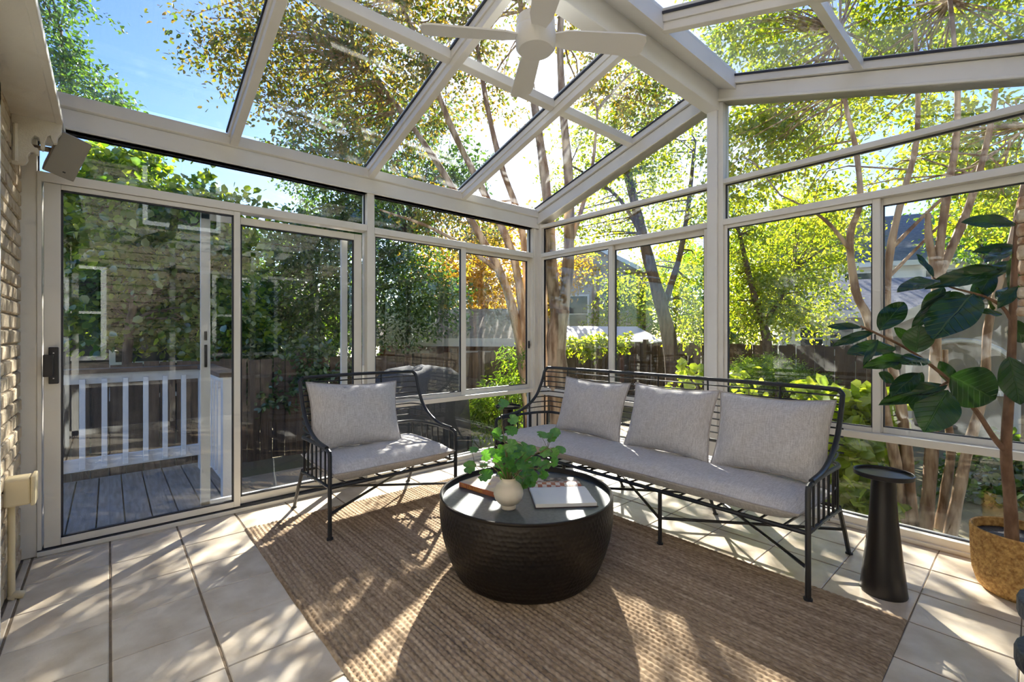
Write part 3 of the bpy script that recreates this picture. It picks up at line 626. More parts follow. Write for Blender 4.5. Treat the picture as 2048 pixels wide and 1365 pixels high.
def text(body, size, m, parent, loc, rot, name='lettering', ext=.0002):
    c = bpy.data.curves.new(name, 'FONT'); c.body = body; c.size = size; c.extrude = ext; c.resolution_u = 2
    t_ = bpy.data.objects.new(name, c); COL.objects.link(t_); dg = bpy.context.evaluated_depsgraph_get(); me = bpy.data.meshes.new_from_object(t_.evaluated_get(dg)); bpy.data.objects.remove(t_)
    o_ = obj(name, me, m, parent); o_.location = loc; o_.rotation_euler = rot; return o_
text('The Life Eclectic', .024, 'gold', bk, (.018, -.0023, .0055), (PI/2, 0, 0))
text('Life', .035, 'gold', bk, (.11, .07, BT+.0003), (0, 0, .0))
# open book: near half shows blank pages, far half a printed spread
def checker_mat():
    m, t, b, o = new_mat('printed_checker_page'); N = t.nodes; b.inputs['Roughness'].default_value = .35
    tc = N.new('ShaderNodeTexCoord'); ck = N.new('ShaderNodeTexChecker'); mp = N.new('ShaderNodeMapping'); mp.inputs['Scale'].default_value = (42, 26, 0); mp.inputs['Rotation'].default_value = (0, 0, .12)
    lk(t, tc.outputs['Object'], mp.inputs[0]); lk(t, mp.outputs[0], ck.inputs[0]); ck.inputs[1].default_value = (.62,.53,.46,1); ck.inputs[2].default_value = (.36,.09,.03,1); ck.inputs[3].default_value = 1
    nz = N.new('ShaderNodeTexNoise'); nz.inputs['Scale'].default_value = 24; lk(t, tc.outputs['Object'], nz.inputs['Vector']); sx = N.new('ShaderNodeSeparateXYZ'); lk(t, tc.outputs['Object'], sx.inputs[0])
    gt = N.new('ShaderNodeMapRange'); gt.inputs[1].default_value = .085; gt.inputs[2].default_value = .10; lk(t, sx.outputs[1], gt.inputs[0])
    cr = N.new('ShaderNodeValToRGB'); cr.color_ramp.elements[0].color = (.05,.035,.025,1); cr.color_ramp.elements[1].color = (.55,.48,.40,1); cr.color_ramp.elements[0].position = .42; cr.color_ramp.elements[1].position = .6; lk(t, nz.outputs[0], cr.inputs[0])
    mx = N.new('ShaderNodeMix'); mx.data_type = 'RGBA'; lk(t, gt.outputs[0], mx.inputs[0]); lk(t, ck.outputs[0], mx.inputs[6]); lk(t, cr.outputs[0], mx.inputs[7]); lk(t, mx.outputs[2], b.inputs['Base Color']); return m
M['print'] = checker_mat()
ztop = TT+.022
a_, b_ = PZ(1058, 973, ztop), PZ(1166, 970, ztop); a_.z = b_.z = TT; u_ = b_-a_; az2 = math.atan2(u_.y, u_.x); BLn = u_.length
ob = empty('open_book', a_, az2, 'open book with blank white page and checkered printed page on the coffee table', 'book')
c1 = PZ(1204, 1002, ztop); c2 = PZ(1085, 1011, ztop); R2 = Matrix.Rotation(-az2, 3, 'Z'); q1 = R2 @ (c1-a_); q2 = R2 @ (c2-a_)
dn = -(q1.y+q2.y)/2
def curved(y0, y1, zt0, zt1, x0, x1, nm, m, up=.012, bot=.004):
    n = 10; V = []; F = []
    for i in range(n+1):
        t = i/n; y = y0+(y1-y0)*t; z = zt0+(zt1-zt0)*t+up*math.sin(PI*min(1, t*1.6))*(1-t)
        V += [(x0, y, bot), (x1, y, bot), (x1, y, z), (x0, y, z)]
    for i in range(n):
        k = i*4
        for j in range(4): F.append((k+j, k+4+j, k+4+(j+1) % 4, k+(j+1) % 4))
    F += [(3,2,1,0), (n*4, n*4+1, n*4+2, n*4+3)]
    return MB().add(V, F).build(nm, m, ob)
curved(0, -dn, .014, .020, .002, BLn*1.02, 'blank_page_block', 'pages', .006)
curved(0, .165, .016, .012, .002, BLn*.97, 'printed_page_block', 'print', .012)
MB().box(-.003, BLn*1.03+.004, -dn-.004, .17, .0004, .004).build('book_cover', 'darkcover', ob)
MB().tube([(0, -dn*.1, .012), (.004, -dn*.5, .017), (.001, -dn, .013)], .0022, 5).build('curled_leaf', 'pages', ob)

# ------------------------------------------------------------------ side tables
def side_table(loc, label, sc=1.0):
    r = empty('pedestal_side_table', loc, 0, label, 'side table', 'black pedestal side tables')
    MB().lathe([(.088,0),(.090,.004),(.089,.012),(.082,.08),(.072,.17),(.062,.27),(.054,.36),(.049,.45),(.047,.52),(.05,.541)], n=48).build('pedestal', 'matte_black', r, smooth=True)
    MB().lathe([(.04,.538),(.105,.539),(.112,.542),(.114,.560),(.111,.562),(.108,.560),(.107,.549),(.0005,.549)], n=64).build('tray_top', 'matte_black', r, smooth=True)
    return r
side_table((3.085, -.787, 0), 'black pedestal side table with tray top between sofa and potted fig')
side_table((.425, -.80, 0), 'black pedestal side table in the room corner behind the vase leaves')

# ------------------------------------------------------------------ basket planter and fig
M['basket'] = None
def basket_mat():
    m, t, b, o = new_mat('woven_seagrass'); N = t.nodes; b.inputs['Roughness'].default_value = .7; at = N.new('ShaderNodeTexCoord')
    nz = N.new('ShaderNodeTexNoise'); nz.inputs['Scale'].default_value = 55; lk(t, at.outputs['Object'], nz.inputs['Vector'])
    cr = N.new('ShaderNodeValToRGB'); cr.color_ramp.elements[0].color = (.36,.18,.045,1); cr.color_ramp.elements[1].color = (.66,.41,.14,1); cr.color_ramp.elements[0].position = .35; cr.color_ramp.elements[1].position = .65; lk(t, nz.outputs[0], cr.inputs[0]); lk(t, cr.outputs[0], b.inputs['Base Color']); return m
M['basket'] = basket_mat(); M['soil'] = mat('dark_potting_stones', (.02,.02,.022), .5, col2=(.06,.06,.065), scale=90, bump=1, bscale=90)
PC = Vector((3.515, -.325, 0))
pl = empty('basket_planter', PC, 0, 'woven straw basket planter on the tile floor by the window', 'planter')
na, nz_ = 480, 82; zz = np.linspace(0, .285, nz_); aa = np.linspace(0, 2*PI, na, endpoint=False); rr = np.interp(zz, [0,.02,.08,.18,.285], [.135,.152,.168,.174,.176]); A, Zz = np.meshgrid(aa, zz, indexing='ij')
Rr = np.tile(rr, (na, 1))+.0030*np.sin(A*80)*np.sin(Zz/.285*PI*27)
V = np.stack([Rr*np.cos(A), Rr*np.sin(A), Zz], -1).reshape(-1, 3); I = np.arange(na*nz_).reshape(na, nz_); J = np.roll(I, -1, 0); F = np.stack([I[:,:-1], J[:,:-1], J[:,1:], I[:,1:]], -1).reshape(-1, 4)
o = obj('basket_body', np_mesh('basket_body', V, F), 'basket', pl); o.data.polygons.foreach_set('use_smooth', [True]*len(o.data.polygons))
MB().lathe([(.176,.282),(.178,.288),(.174,.292),(.169,.288),(.168,.25)], n=64, caps=False).build('basket_rim', 'basket', pl, smooth=True)
so_ = MB(); 
so_.lathe([(.168,.22),(.168,.246),(.0005,.25)], n=40); so_.build('potting_stones', 'soil', pl, smooth=True)
M['figleaf'] = None
def fig_mat():
    m, t, b, o = new_mat('glossy_fig_leaf'); N = t.nodes; tc = N.new('ShaderNodeTexCoord'); sx = N.new('ShaderNodeSeparateXYZ'); lk(t, tc.outputs['Object'], sx.inputs[0])
    ab = N.new('ShaderNodeMath'); ab.operation = 'ABSOLUTE'; lk(t, sx.outputs[1], ab.inputs[0])
    ma = N.new('ShaderNodeMath'); ma.operation = 'MULTIPLY_ADD'; lk(t, ab.outputs[0], ma.inputs[0]); ma.inputs[1].default_value = -.7; lk(t, sx.outputs[0], ma.inputs[2])
    ml = N.new('ShaderNodeMath'); ml.operation = 'MULTIPLY'; ml.inputs[1].default_value = 52; lk(t, ma.outputs[0], ml.inputs[0]); sn = N.new('ShaderNodeMath'); sn.operation = 'SINE'; lk(t, ml.outputs[0], sn.inputs[0])
    v = N.new('ShaderNodeMapRange'); v.inputs[1].default_value = .88; v.inputs[2].default_value = 1; lk(t, sn.outputs[0], v.inputs[0])
    md = N.new('ShaderNodeMapRange'); md.inputs[1].default_value = .022; md.inputs[2].default_value = .008; lk(t, ab.outputs[0], md.inputs[0]); mxm = N.new('ShaderNodeMath'); mxm.operation = 'MAXIMUM'; lk(t, v.outputs[0], mxm.inputs[0]); lk(t, md.outputs[0], mxm.inputs[1])
    cm = N.new('ShaderNodeMix'); cm.data_type = 'RGBA'; cm.inputs[6].default_value = (.008,.028,.012,1); cm.inputs[7].default_value = (.03,.075,.025,1); lk(t, mxm.outputs[0], cm.inputs[0])
    bk_ = N.new('ShaderNodeBump'); bk_.inputs['Strength'].default_value = .5; bk_.inputs['Distance'].default_value = .02; bk_.invert = True; lk(t, mxm.outputs[0], bk_.inputs['Height'])
    lk(t, cm.outputs[2], b.inputs['Base Color']); b.inputs['Roughness'].default_value = .22; lk(t, bk_.outputs[0], b.inputs['Normal'])
    tl = N.new('ShaderNodeBsdfTranslucent'); tl.inputs[0].default_value = (.10,.28,.02,1); ms = N.new('ShaderNodeMixShader'); ms.inputs[0].default_value = .16; lk(t, b.outputs[0], ms.inputs[1]); lk(t, tl.outputs[0], ms.inputs[2]); lk(t, ms.outputs[0], o.inputs[0]); return m
M['figleaf'] = fig_mat(); M['figstem'] = mat('brown_fig_bark', (.15,.075,.04), .8, col2=(.26,.15,.09), scale=30, stretch=(1,1,.4), bump=.4, bscale=60, coord='World')
fg = empty('fig_tree', PC+Vector((0, 0, .246)), 0, 'tall potted fig with large glossy dark green leaves', 'plant'); FO = fg.location
def figleaf_mesh(curl, wav, seed):
    n1, n2 = 15, 8; V = []; F = []; rr_ = random.Random(seed)
    ph = rr_.uniform(0, 6)
    for i in range(n1+1):
        t = i/n1; hw2 = .5*(math.sin(PI*min(1, t**.82))**.75)*(.62+.38*t)*1.06 if 0 < t < 1 else .002
        for j in range(n2+1):
            s = (j/n2)*2-1
            V.append((t, s*hw2, .16*abs(s)*hw2*2*.5-curl*t*t+wav*math.sin(7*t+ph)*s*s*.5+.02*math.sin(13*t+3*s)))
    for i in range(n1):
        for j in range(n2): k = i*(n2+1)+j; F.append((k, k+n2+1, k+n2+2, k+1))
    me = bpy.data.meshes.new('leaf'); me.from_pydata(V, [], F); me.materials.append(M['figleaf']); me.polygons.foreach_set('use_smooth', [True]*len(F)); return me
fms = [figleaf_mesh(c, wv, k) for k, (c, wv) in enumerate(((.12,.05),(.22,.08),(.05,.06),(.30,.04)))]
FD = 2.06
leaves = [(2034,448,1926,440,42,.0,.06),(2034,494,1948,500,26,.05,.1),(2028,498,1972,522,34,.1,-.05),(2004,538,1874,560,44,.02,-.06),(1880,560,1798,576,40,-.02,-.1),(1866,556,1837,502,16,.0,.1),(1946,588,1866,676,84,-.05,-.14),(1902,582,1818,656,34,.0,.05),(1888,574,1845,629,34,.03,.04),(1758,662,1811,599,46,0,.02),(1724,655,1654,653,20,0,.04),(1748,664,1668,686,24,0,.02),(1792,694,1698,702,46,0,-.04),(1756,680,1727,728,16,-.04,-.08),(1817,714,1727,735,30,.02,-.02),(1833,706,1838,650,54,-.06,-.06),(1855,718,1806,724,46,-.05,-.1),(1836,747,1783,787,40,-.02,-.08),(1895,770,1759,808,40,-.02,-.05),(1850,780,1827,828,46,.06,.1),(1895,780,1851,861,74,-.05,-.12),(1900,752,1998,800,92,-.06,-.12),(2018,714,2042,810,56,-.05,-.1),(1950,576,2002,612,34,.02,.08),(1995,600,2030,568,30,.08,.14),(2036,574,1998,612,24,-.05,-.08),(1958,624,2006,628,20,.05,.05),(1757,746,1792,764,26,.04,.02),(2020,520,2046,600,40,.05,.05),(1930,590,1880,602,30,.08,.12),(1845,745,1816,792,26,.0,.02),(1800,740,1768,700,28,.08,.1),(2030,640,2046,690,36,.0,.05),(1910,770,1880,722,30,.08,.12),(1975,560,2020,520,36,.1,.16),(1985,545,1950,600,40,.06,.02),(1830,690,1790,655,24,.06,.08)]
rs = random.Random(11)
for k, (bx_, by_, tx_, ty_, wpx, d0, d1_) in enumerate(leaves):
    b0 = P(bx_, by_, FD+d0); b1 = P(tx_, ty_, FD+d1_); ax = b1-b0; L = ax.length; ax = ax/L
    view = ((b0+b1)/2-CAM).normalized(); nrm = (-view*rs.uniform(.6, 1)+VU*rs.uniform(.2, .8)+VR*rs.uniform(-.35, .35)); nrm = (nrm-ax*nrm.dot(ax)).normalized(); sd_ = nrm.cross(ax)
    wd = wpx*FD/FPX*1.08
    o = bpy.data.objects.new('leaf', fms[k % 4]); COL.objects.link(o); o.parent = fg
    R = Matrix((ax*L, sd_*wd, nrm*L*.6)).transposed().to_4x4(); o.matrix_local = Matrix.Translation(b0-FO) @ R
tk = MB().tube(smoothpath([P(2024, 1082, FD)-FO, P(2020, 1000, FD)-FO, P(2012, 905, FD)-FO, P(2018, 800, FD)-FO, P(2024, 690, FD)-FO, P(2028, 560, FD)-FO, P(2036, 440, FD)-FO], 5), list(np.linspace(.024, .010, 31)), 10)
tk.build('trunk', 'figstem', fg, smooth=True)
for pth, r0 in (([(2012,905,0),(1985,872,0),(1958,830,-.01),(1925,790,-.02),(1895,758,-.02),(1850,722,0),(1800,690,0),(1722,653,0)], .012), ([(2022,640,0),(2005,615,.02),(1975,596,.02),(1940,585,0),(1900,574,0),(1866,556,0)], .008), ([(1895,765,-.02),(1870,778,-.02),(1850,782,0)], .006)):
    MB().tube(smoothpath([P(a, b, FD+c)-FO for a, b, c in pth], 4), list(np.linspace(r0, r0*.4, (len(pth)-1)*4+1)), 7).build('branch', 'figstem', fg, smooth=True)

# ------------------------------------------------------------------ ceiling fan
M['fanwhite'] = mat('white_fan_enamel', (.80,.78,.74), .4)
fn = empty('ceiling_fan', (1.92, -1.91, 2.905), 0, 'white four-blade ceiling fan hanging from the ridge beam', 'ceiling fan')
MB().lathe([(.065,0),(.065,-.02),(.045,-.05),(.016,-.06),(.0005,-.06)][::-1], n=32).build('canopy', 'fanwhite', fn, smooth=True)
MB().tube([(0,0,-.05), (0,0,-.14)], .014, 12).build('downrod', 'fanwhite', fn, smooth=True)
MB().lathe([(.0005,-.300),(.085,-.300),(.098,-.285),(.100,-.215),(.098,-.205),(.096,-.200),(.098,-.195),(.095,-.150),(.06,-.135),(.02,-.13)], n=48).build('motor_housing', 'fanwhite', fn, smooth=True)
for k in range(4):
    a = math.atan2(-.45, -.31)+k*PI/2; Rz = Matrix.Rotation(a, 3, 'Z') @ Matrix.Rotation(math.radians(-13), 3, 'X')
    out = [(.09,-.035),(.16,-.055),(.50,-.068),(.545,-.060),(.56,-.03),(.56,.03),(.545,.060),(.50,.068),(.16,.055),(.09,.035)]
    V = [Rz @ Vector((x, y, .004)) for x, y in out]+[Rz @ Vector((x, y, -.004)) for x, y in out]; n = len(out)
    F = [tuple(range(n)), tuple(range(2*n-1, n-1, -1))]+[(i, i+n, (i+1) % n+n, (i+1) % n) for i in range(n)]
    MB().add([(p.x, p.y, p.z-.235) for p in V], F).build('blade', 'fanwhite', fn)

# ------------------------------------------------------------------ speaker, outlet box, hanging strand, black stand
spc = P(135, 314, 2.40)
e_ = empty('wall_speaker', spc, 0, 'putty coloured bookshelf speaker tilted down in the upper left corner', 'speaker')
fwd = (CAM*.55+Vector((2.2, -2.2, .6))*.45-spc).normalized(); up_ = (VU+VR*.52); up_ = (up_-fwd*up_.dot(fwd)).normalized(); sd_ = up_.cross(fwd)
Rm = Matrix((sd_, fwd, up_)).transposed()
b_ = MB(); hw2, hd, hh = .064, .15, .112
b_.add([Rm @ Vector(p) for p in ((-hw2,0,-hh),(hw2,0,-hh),(hw2,0,hh),(-hw2,0,hh),(-hw2*.55,-hd,-hh*.8),(hw2*.55,-hd,-hh*.8),(hw2*.55,-hd,hh*.8),(-hw2*.55,-hd,hh*.8))], [(0,1,2,3),(7,6,5,4),(0,4,5,1),(1,5,6,2),(2,6,7,3),(3,7,4,0)]).build('cabinet', 'speaker', e_, bevel=.006)
MB().obox(Rm @ Vector((0, .006, 0)), (hw2*1.94, .012, hh*1.95), Rm).build('grille', 'grille', e_, bevel=.004)
MB().obox(Rm @ Vector((.012, .0125, -hh*.72)), (.012, .002, .007), Rm).build('badge', 'iron', e_)
br0 = Rm @ Vector((0, -hd, 0))
MB().tube([br0, (br0+Vector((-.01, -3.85-spc.y-br0.y+.02, 0)))], .014, 10).build('bracket_arm', 'speaker', e_, smooth=True)
ox = empty('outlet_box', (.50, -3.80, .49), 0, 'ivory outlet box with conduit on the brick wall', 'outlet box')
MB().box(-.055, .055, -.05, .035, -.06, .06).build('box_body', 'white_plastic', ox, bevel=.008); MB().box(-.06, .06, .035, .05, -.066, .066).build('box_cover', 'white_plastic', ox, bevel=.004)
MB().tube([(0, -.03, -.06), (0, -.03, -.485)], .013, 10).build('conduit', 'white_plastic', ox, smooth=True); MB().tube([(0, -.03, -.485), (0, -.02, -.47), (0, .01, -.482)], .018, 10).build('conduit_elbow', 'white_plastic', ox, smooth=True)
hs = empty('hanging_strand', P(2060, 392, 1.75), 0, 'hanging strand of rough brown and cream blocks at the right edge', 'ornament')
M['blockbrown'] = mat('rough_terracotta_block', (.36,.17,.08), .9, col2=(.62,.48,.33), scale=25, bump=.8, bscale=60, coord='World'); M['blockcream'] = mat('rough_cream_block', (.66,.58,.44), .9, col2=(.5,.36,.22), scale=25, bump=.8, bscale=60, coord='World')
z = .0; k = 0; rs = random.Random(5)
while z < .46:
    hh2 = rs.uniform(.03, .06); r_ = rs.uniform(.030, .036)
    MB().lathe([(r_*.85,-z-hh2+.002),(r_,-z-hh2*.8),(r_*1.02,-z-hh2*.4),(r_*.9,-z-.002)], n=10).build('block', 'blockcream' if k % 3 == 1 else 'blockbrown', hs); z += hh2; k += 1
MB().tube([(0,0,0), (0,0,zg(hs.location.x)-.02-hs.location.z)], .003, 5).build('cord', 'blockcream', hs)
st = empty('tiered_stand', (3.652, -1.585, 0), 0, 'black two-tier stand with clear posts at the lower right edge', 'stand')
M['acrylic'] = mat('smoky_acrylic', (.35,.30,.27), .15); M['slate'] = mat('charcoal_slate_shelf', (.045,.05,.058), .5, bump=.3, bscale=60)
for zt, rx in ((.475, .135), (.335, .14)):
    MB().prism([(-.10+.02*math.cos(t), .17*math.sin(t)) if False else (rx*math.cos(t), rx*math.sin(t)) for t in np.linspace(0, 2*PI, 24, endpoint=False)], 2, zt-.05, zt).build('tier', 'slate', st, bevel=.006)
for a in (2.2, 4.2, 0): MB().tube([(.11*math.cos(a), .11*math.sin(a), 0), (.11*math.cos(a), .11*math.sin(a), .465)], .006, 8).build('post', 'acrylic', st, smooth=True)

# ------------------------------------------------------------------ neighbouring buildings
M['whiteside'] = mat('white_lap_siding', (.88,.89,.90), .6, coord='World'); M['beige'] = mat('beige_stucco', (.62,.54,.46), .8, col2=(.55,.47,.4), scale=2, coord='World')
M['shingle'] = mat('grey_roof_shingle', (.16,.16,.18), .9, col2=(.26,.25,.25), scale=12, bump=.6, bscale=30, coord='World'); M['pane_dark'] = mat('dark_house_window', (.03,.045,.05), .08); M['trimw'] = mat('white_house_trim', (.82,.82,.80), .5)
M['brownside'] = mat('dark_brown_siding', (.10,.075,.06), .8, col2=(.07,.05,.04), scale=2, stretch=(1,1,12), coord='World'); M['brickred'] = mat('red_brown_brick', (.26,.12,.07), .9, col2=(.18,.09,.06), scale=15, coord='World'); M['taupe'] = mat('taupe_shed_boards', (.40,.36,.30), .8, col2=(.34,.30,.25), scale=2, stretch=(6,6,.6), coord='World'); M['metalroof'] = mat('pale_pink_metal_roof', (.66,.56,.53), .5)
def house(name, label, c, rz, wx, wy, z0, ze, zr_, mw, mr, wins=(), over=.3, ridge='x', laps=True, trims=()):
    """c = ground centre; walls wx by wy; ridge along local x or y"""
    r = empty(name, (c[0], c[1], z0), rz, label, 'building'); H = ze-z0; R_ = zr_-z0
    MB().box(-wx/2, wx/2, -wy/2, wy/2, 0, H).build('walls', mw, r)
    if laps:
        lp = MB(); k = .14
        while k < H: lp.box(-wx/2-.012, wx/2+.012, -wy/2-.012, wy/2+.012, k, k+.025); k += .14
        lp.build('siding_laps', mw, r)
    if ridge == 'x':
        hy = wy/2+over; hx = wx/2+over; dz = (R_-H)*over/(wy/2)
        for s in (-1, 1): MB().add([(-hx,s*hy,H-dz),(hx,s*hy,H-dz),(hx,0,R_),(-hx,0,R_),(-hx,s*hy,H-dz+.12),(hx,s*hy,H-dz+.12),(hx,0,R_+.12),(-hx,0,R_+.12)], [(0,1,2,3),(7,6,5,4),(0,4,5,1),(1,5,6,2),(2,6,7,3),(3,7,4,0)]).build('roof_slope', mr, r)
        MB().prism([(-wy/2, H), (wy/2, H), (0, R_)], 0, -wx/2, wx/2).build('gable', mw, r)
        MB().box(-hx, hx, -hy-.02, -hy+.02, H-dz-.02, H-dz+.14).build('fascia', 'trimw', r)
    else:
        hx = wx/2+over; hy = wy/2+over; dz = (R_-H)*over/(wx/2)
        for s in (-1, 1):
            MB().add([(s*hx,-hy,H-dz),(s*hx,hy,H-dz),(0,hy,R_),(0,-hy,R_),(s*hx,-hy,H-dz+.12),(s*hx,hy,H-dz+.12),(0,hy,R_+.12),(0,-hy,R_+.12)], [(0,1,2,3),(7,6,5,4),(0,4,5,1),(1,5,6,2),(2,6,7,3),(3,7,4,0)]).build('roof_slope', mr, r)
            MB().add([(s*hx,-hy-.03,H-dz-.04),(0,-hy-.03,R_-.04),(0,-hy-.03,R_+.13),(s*hx,-hy-.03,H-dz+.13),(s*hx,-hy,H-dz-.04),(0,-hy,R_-.04),(0,-hy,R_+.13),(s*hx,-hy,H-dz+.13)], [(0,1,2,3),(7,6,5,4),(0,4,5,1),(1,5,6,2),(2,6,7,3),(3,7,4,0)]).build('fascia', 'trimw', r)
        MB().prism([(-wx/2, H), (wx/2, H), (0, R_)], 1, -wy/2, wy/2).build('gable', mw, r)
    for (x0, x1, a, b) in wins:      # windows on the local -y face
        y = -wy/2; f = MB(); e = .07
        for (p, q, s, t) in ((x0-e, x0, a-e, b+e), (x1, x1+e, a-e, b+e), (x0, x1, a-e, a), (x0, x1, b, b+e), (x0, x1, (a+b)/2-.02, (a+b)/2+.02)): f.box(p, q, y-.05, y, s, t)
        fo = f.build('window_frame', 'trimw', r); MB().box(x0, x1, y-.025, y-.005, a, b).build('window_pane', 'pane_dark', fo)
    return r
def face(cx, cy): return math.atan2(CAM.y-cy, CAM.x-cx)+PI/2      # local -y towards the sunroom
def at(px_, D): v = P(px_, HOR, D); return (v.x, v.y)
c = at(1770, 18.0); house('white_house', 'white two-storey house with grey roof beyond the back fence on the right', c, face(*c)+.25, 7.5, 6, -.6, 3.7, 5.7, 'whiteside', 'shingle', ((-1.9,-.9,2.9,3.9),(.3,1.5,2.7,3.9),(2.2,3.2,2.7,3.9)))
c = at(1690, 12.0); house('white_garage', 'low white sided garage with a row of small windows behind the back fence', c, face(*c)+.2, 3.2, 3, -.5, 1.75, 2.5, 'whiteside', 'shingle', ((-1.2,-.75,1.35,1.85),(-.6,-.15,1.35,1.85),(0,.45,1.35,1.85)))
c = at(2010, 8.2); sh = house('taupe_shed', 'taupe garden shed with white arched doors behind the potted fig', c, face(*c)+.15, 3.6, 2.6, -.4, 1.25, 2.25, 'taupe', 'shingle', (), ridge='y', laps=False)
for sx_ in (-.72, .72):
    d_ = MB().box(sx_-.62, sx_+.62, -1.36, -1.31, .05, 1.5).build('shed_door', 'taupe', sh)
    f = MB().box(sx_-.68, sx_-.60, -1.40, -1.35, .05, 1.2).box(sx_+.60, sx_+.68, -1.40, -1.35, .05, 1.2).box(sx_-.68, sx_+.68, -1.40, -1.35, .62, .70)
    f.tube([(sx_+.64*math.cos(t), -1.375, 1.0+.5*math.sin(t)) for t in np.linspace(0, PI, 13)], .045, 6); f.build('door_trim', 'trimw', d_)
c = at(1185, 21); house('beige_house', 'tall beige stucco house far behind the corner trunk', c, face(*c), 4.5, 6, -.6, 3.4, 4.6, 'beige', 'shingle', ((-.9,-.2,1.9,3.3),(.5,1.3,2.7,3.9),(-1.5,-1.1,.8,1.6)), laps=False, ridge='y')
c = at(1185, 12.5); house('metal_roof_shed', 'low shed with pale metal roof just over the back fence', c, face(*c)+.5, 2.2, 2.0, -.4, .98, 1.30, 'brickred', 'metalroof', (), laps=False)
c = at(935, 10.5); house('shingled_shed', 'brick garden shed with pale shingle roof beyond the left windows', c, face(*c)-.3, 3.1, 2.4, -.4, 1.10, 1.66, 'brickred', mat('pale_brown_shingle', (.42,.35,.29), .9, col2=(.30,.25,.21), scale=9, bump=.5, bscale=25, coord='World'), ((-1.1,-.5,.55,1.2),(.4,1.0,.55,1.2)), laps=False, over=.25)
c = at(230, 8.6); house('brown_house', 'dark brown house with white trimmed windows beyond the deck', c, face(*c)+.1, 6.0, 4, -.5, 1.9, 2.5, 'brownside', 'shingle', ((-.2,.9,.75,1.75),(-2.2,-1.4,.75,1.75),(2.0,2.8,.75,1.75)))

# the wing of the house on the camera side: cream brick, seen mirrored in the door glass
wing = house('house_wing', 'cream brick wing of the house beyond the near side wall', (8.6, -4.2), -PI/2, 9.5, 4.2, -.35, 4.6, 6.4, mat('cream_wing_brick', (.30,.25,.19), .85, col2=(.22,.18,.14), scale=6, bump=.3, bscale=40, coord='World'), 'shingle', ((-3.2,-2.2,1.2,2.6),(-.6,.4,1.2,2.6),(2.0,3.0,1.2,2.6),(-2.2,-1.2,3.5,4.5),(1.2,2.2,3.5,4.5)))
# covered grill outside the left window
M['cover'] = mat('charcoal_fabric_cover', (.055,.058,.068), .9, bump=.3, bscale=40)
gp = Vector((-1.25, -.75, -.31)); gq = empty('covered_grill', gp, 0, 'grill under a charcoal fabric cover on the patio behind the armchair', 'grill')
V = []; F = []; n = 32
for i, (z, sx_, sy_) in enumerate(((.0,.40,.62),(.35,.38,.60),(.75,.36,.57),(.98,.33,.52),(1.09,.24,.38),(1.12,.08,.12))):
    for k in range(n):
        a = 2*PI*k/n; ca, sa = math.cos(a), math.sin(a); q = (abs(ca)**3.5+abs(sa)**3.5)**(-1/3.5); fold = 1+.05*math.sin(7*a+i*.3)*(1-i/6)
        V.append((ca*q*sx_*fold, sa*q*sy_*fold, z+(.03*math.sin(3*a) if i > 2 else 0)))
for i in range(5):
    for k in range(n): F.append((i*n+k, i*n+(k+1) % n, (i+1)*n+(k+1) % n, (i+1)*n+k))
F.append(tuple(range(5*n, 6*n)))
MB().add(V, F).build('fabric_cover', 'cover', gq, smooth=True)
for sx_ in (-.3, .3):
    for sy_ in (-.5, .5): MB().tube([(sx_, sy_, 0), (sx_, sy_, .3)], .025, 8).build('leg', 'iron', gq)

# ------------------------------------------------------------------ trees and shrubs
L_BRIGHT = leaf_mat('yellow_green_leaves', (.15,.26,.03), (.42,.46,.06), (1.7,1.5,.35), .58)
L_MID = leaf_mat('mid_green_leaves', (.07,.17,.025), (.24,.36,.05), (1.9,1.7,.4), .55)
L_DARK = leaf_mat('deep_green_leaves', (.03,.09,.025), (.12,.22,.045), (1.9,1.7,.4), .5, .10)
L_REDBUD = leaf_mat('broad_redbud_leaves', (.05,.15,.02), (.34,.44,.05), (1.9,1.7,.35), .58, .10)
L_LIME = leaf_mat('lime_leaves', (.28,.42,.05), (.55,.62,.10), (1.5,1.4,.5), .55)
L_GOLD = leaf_mat('backlit_gold_leaves', (.32,.30,.04), (.60,.42,.07), (1.7,1.3,.35), .55)  # yellow glow of leaves lit from behind, put into the leaf colour
L_RUST = leaf_mat('rusty_green_leaves', (.08,.16,.03), (.30,.22,.05), (1.8,1.4,.4), .55)
DENS = 1.7
CAMn = np.array(CAM); SUNn = np.array(SUN)
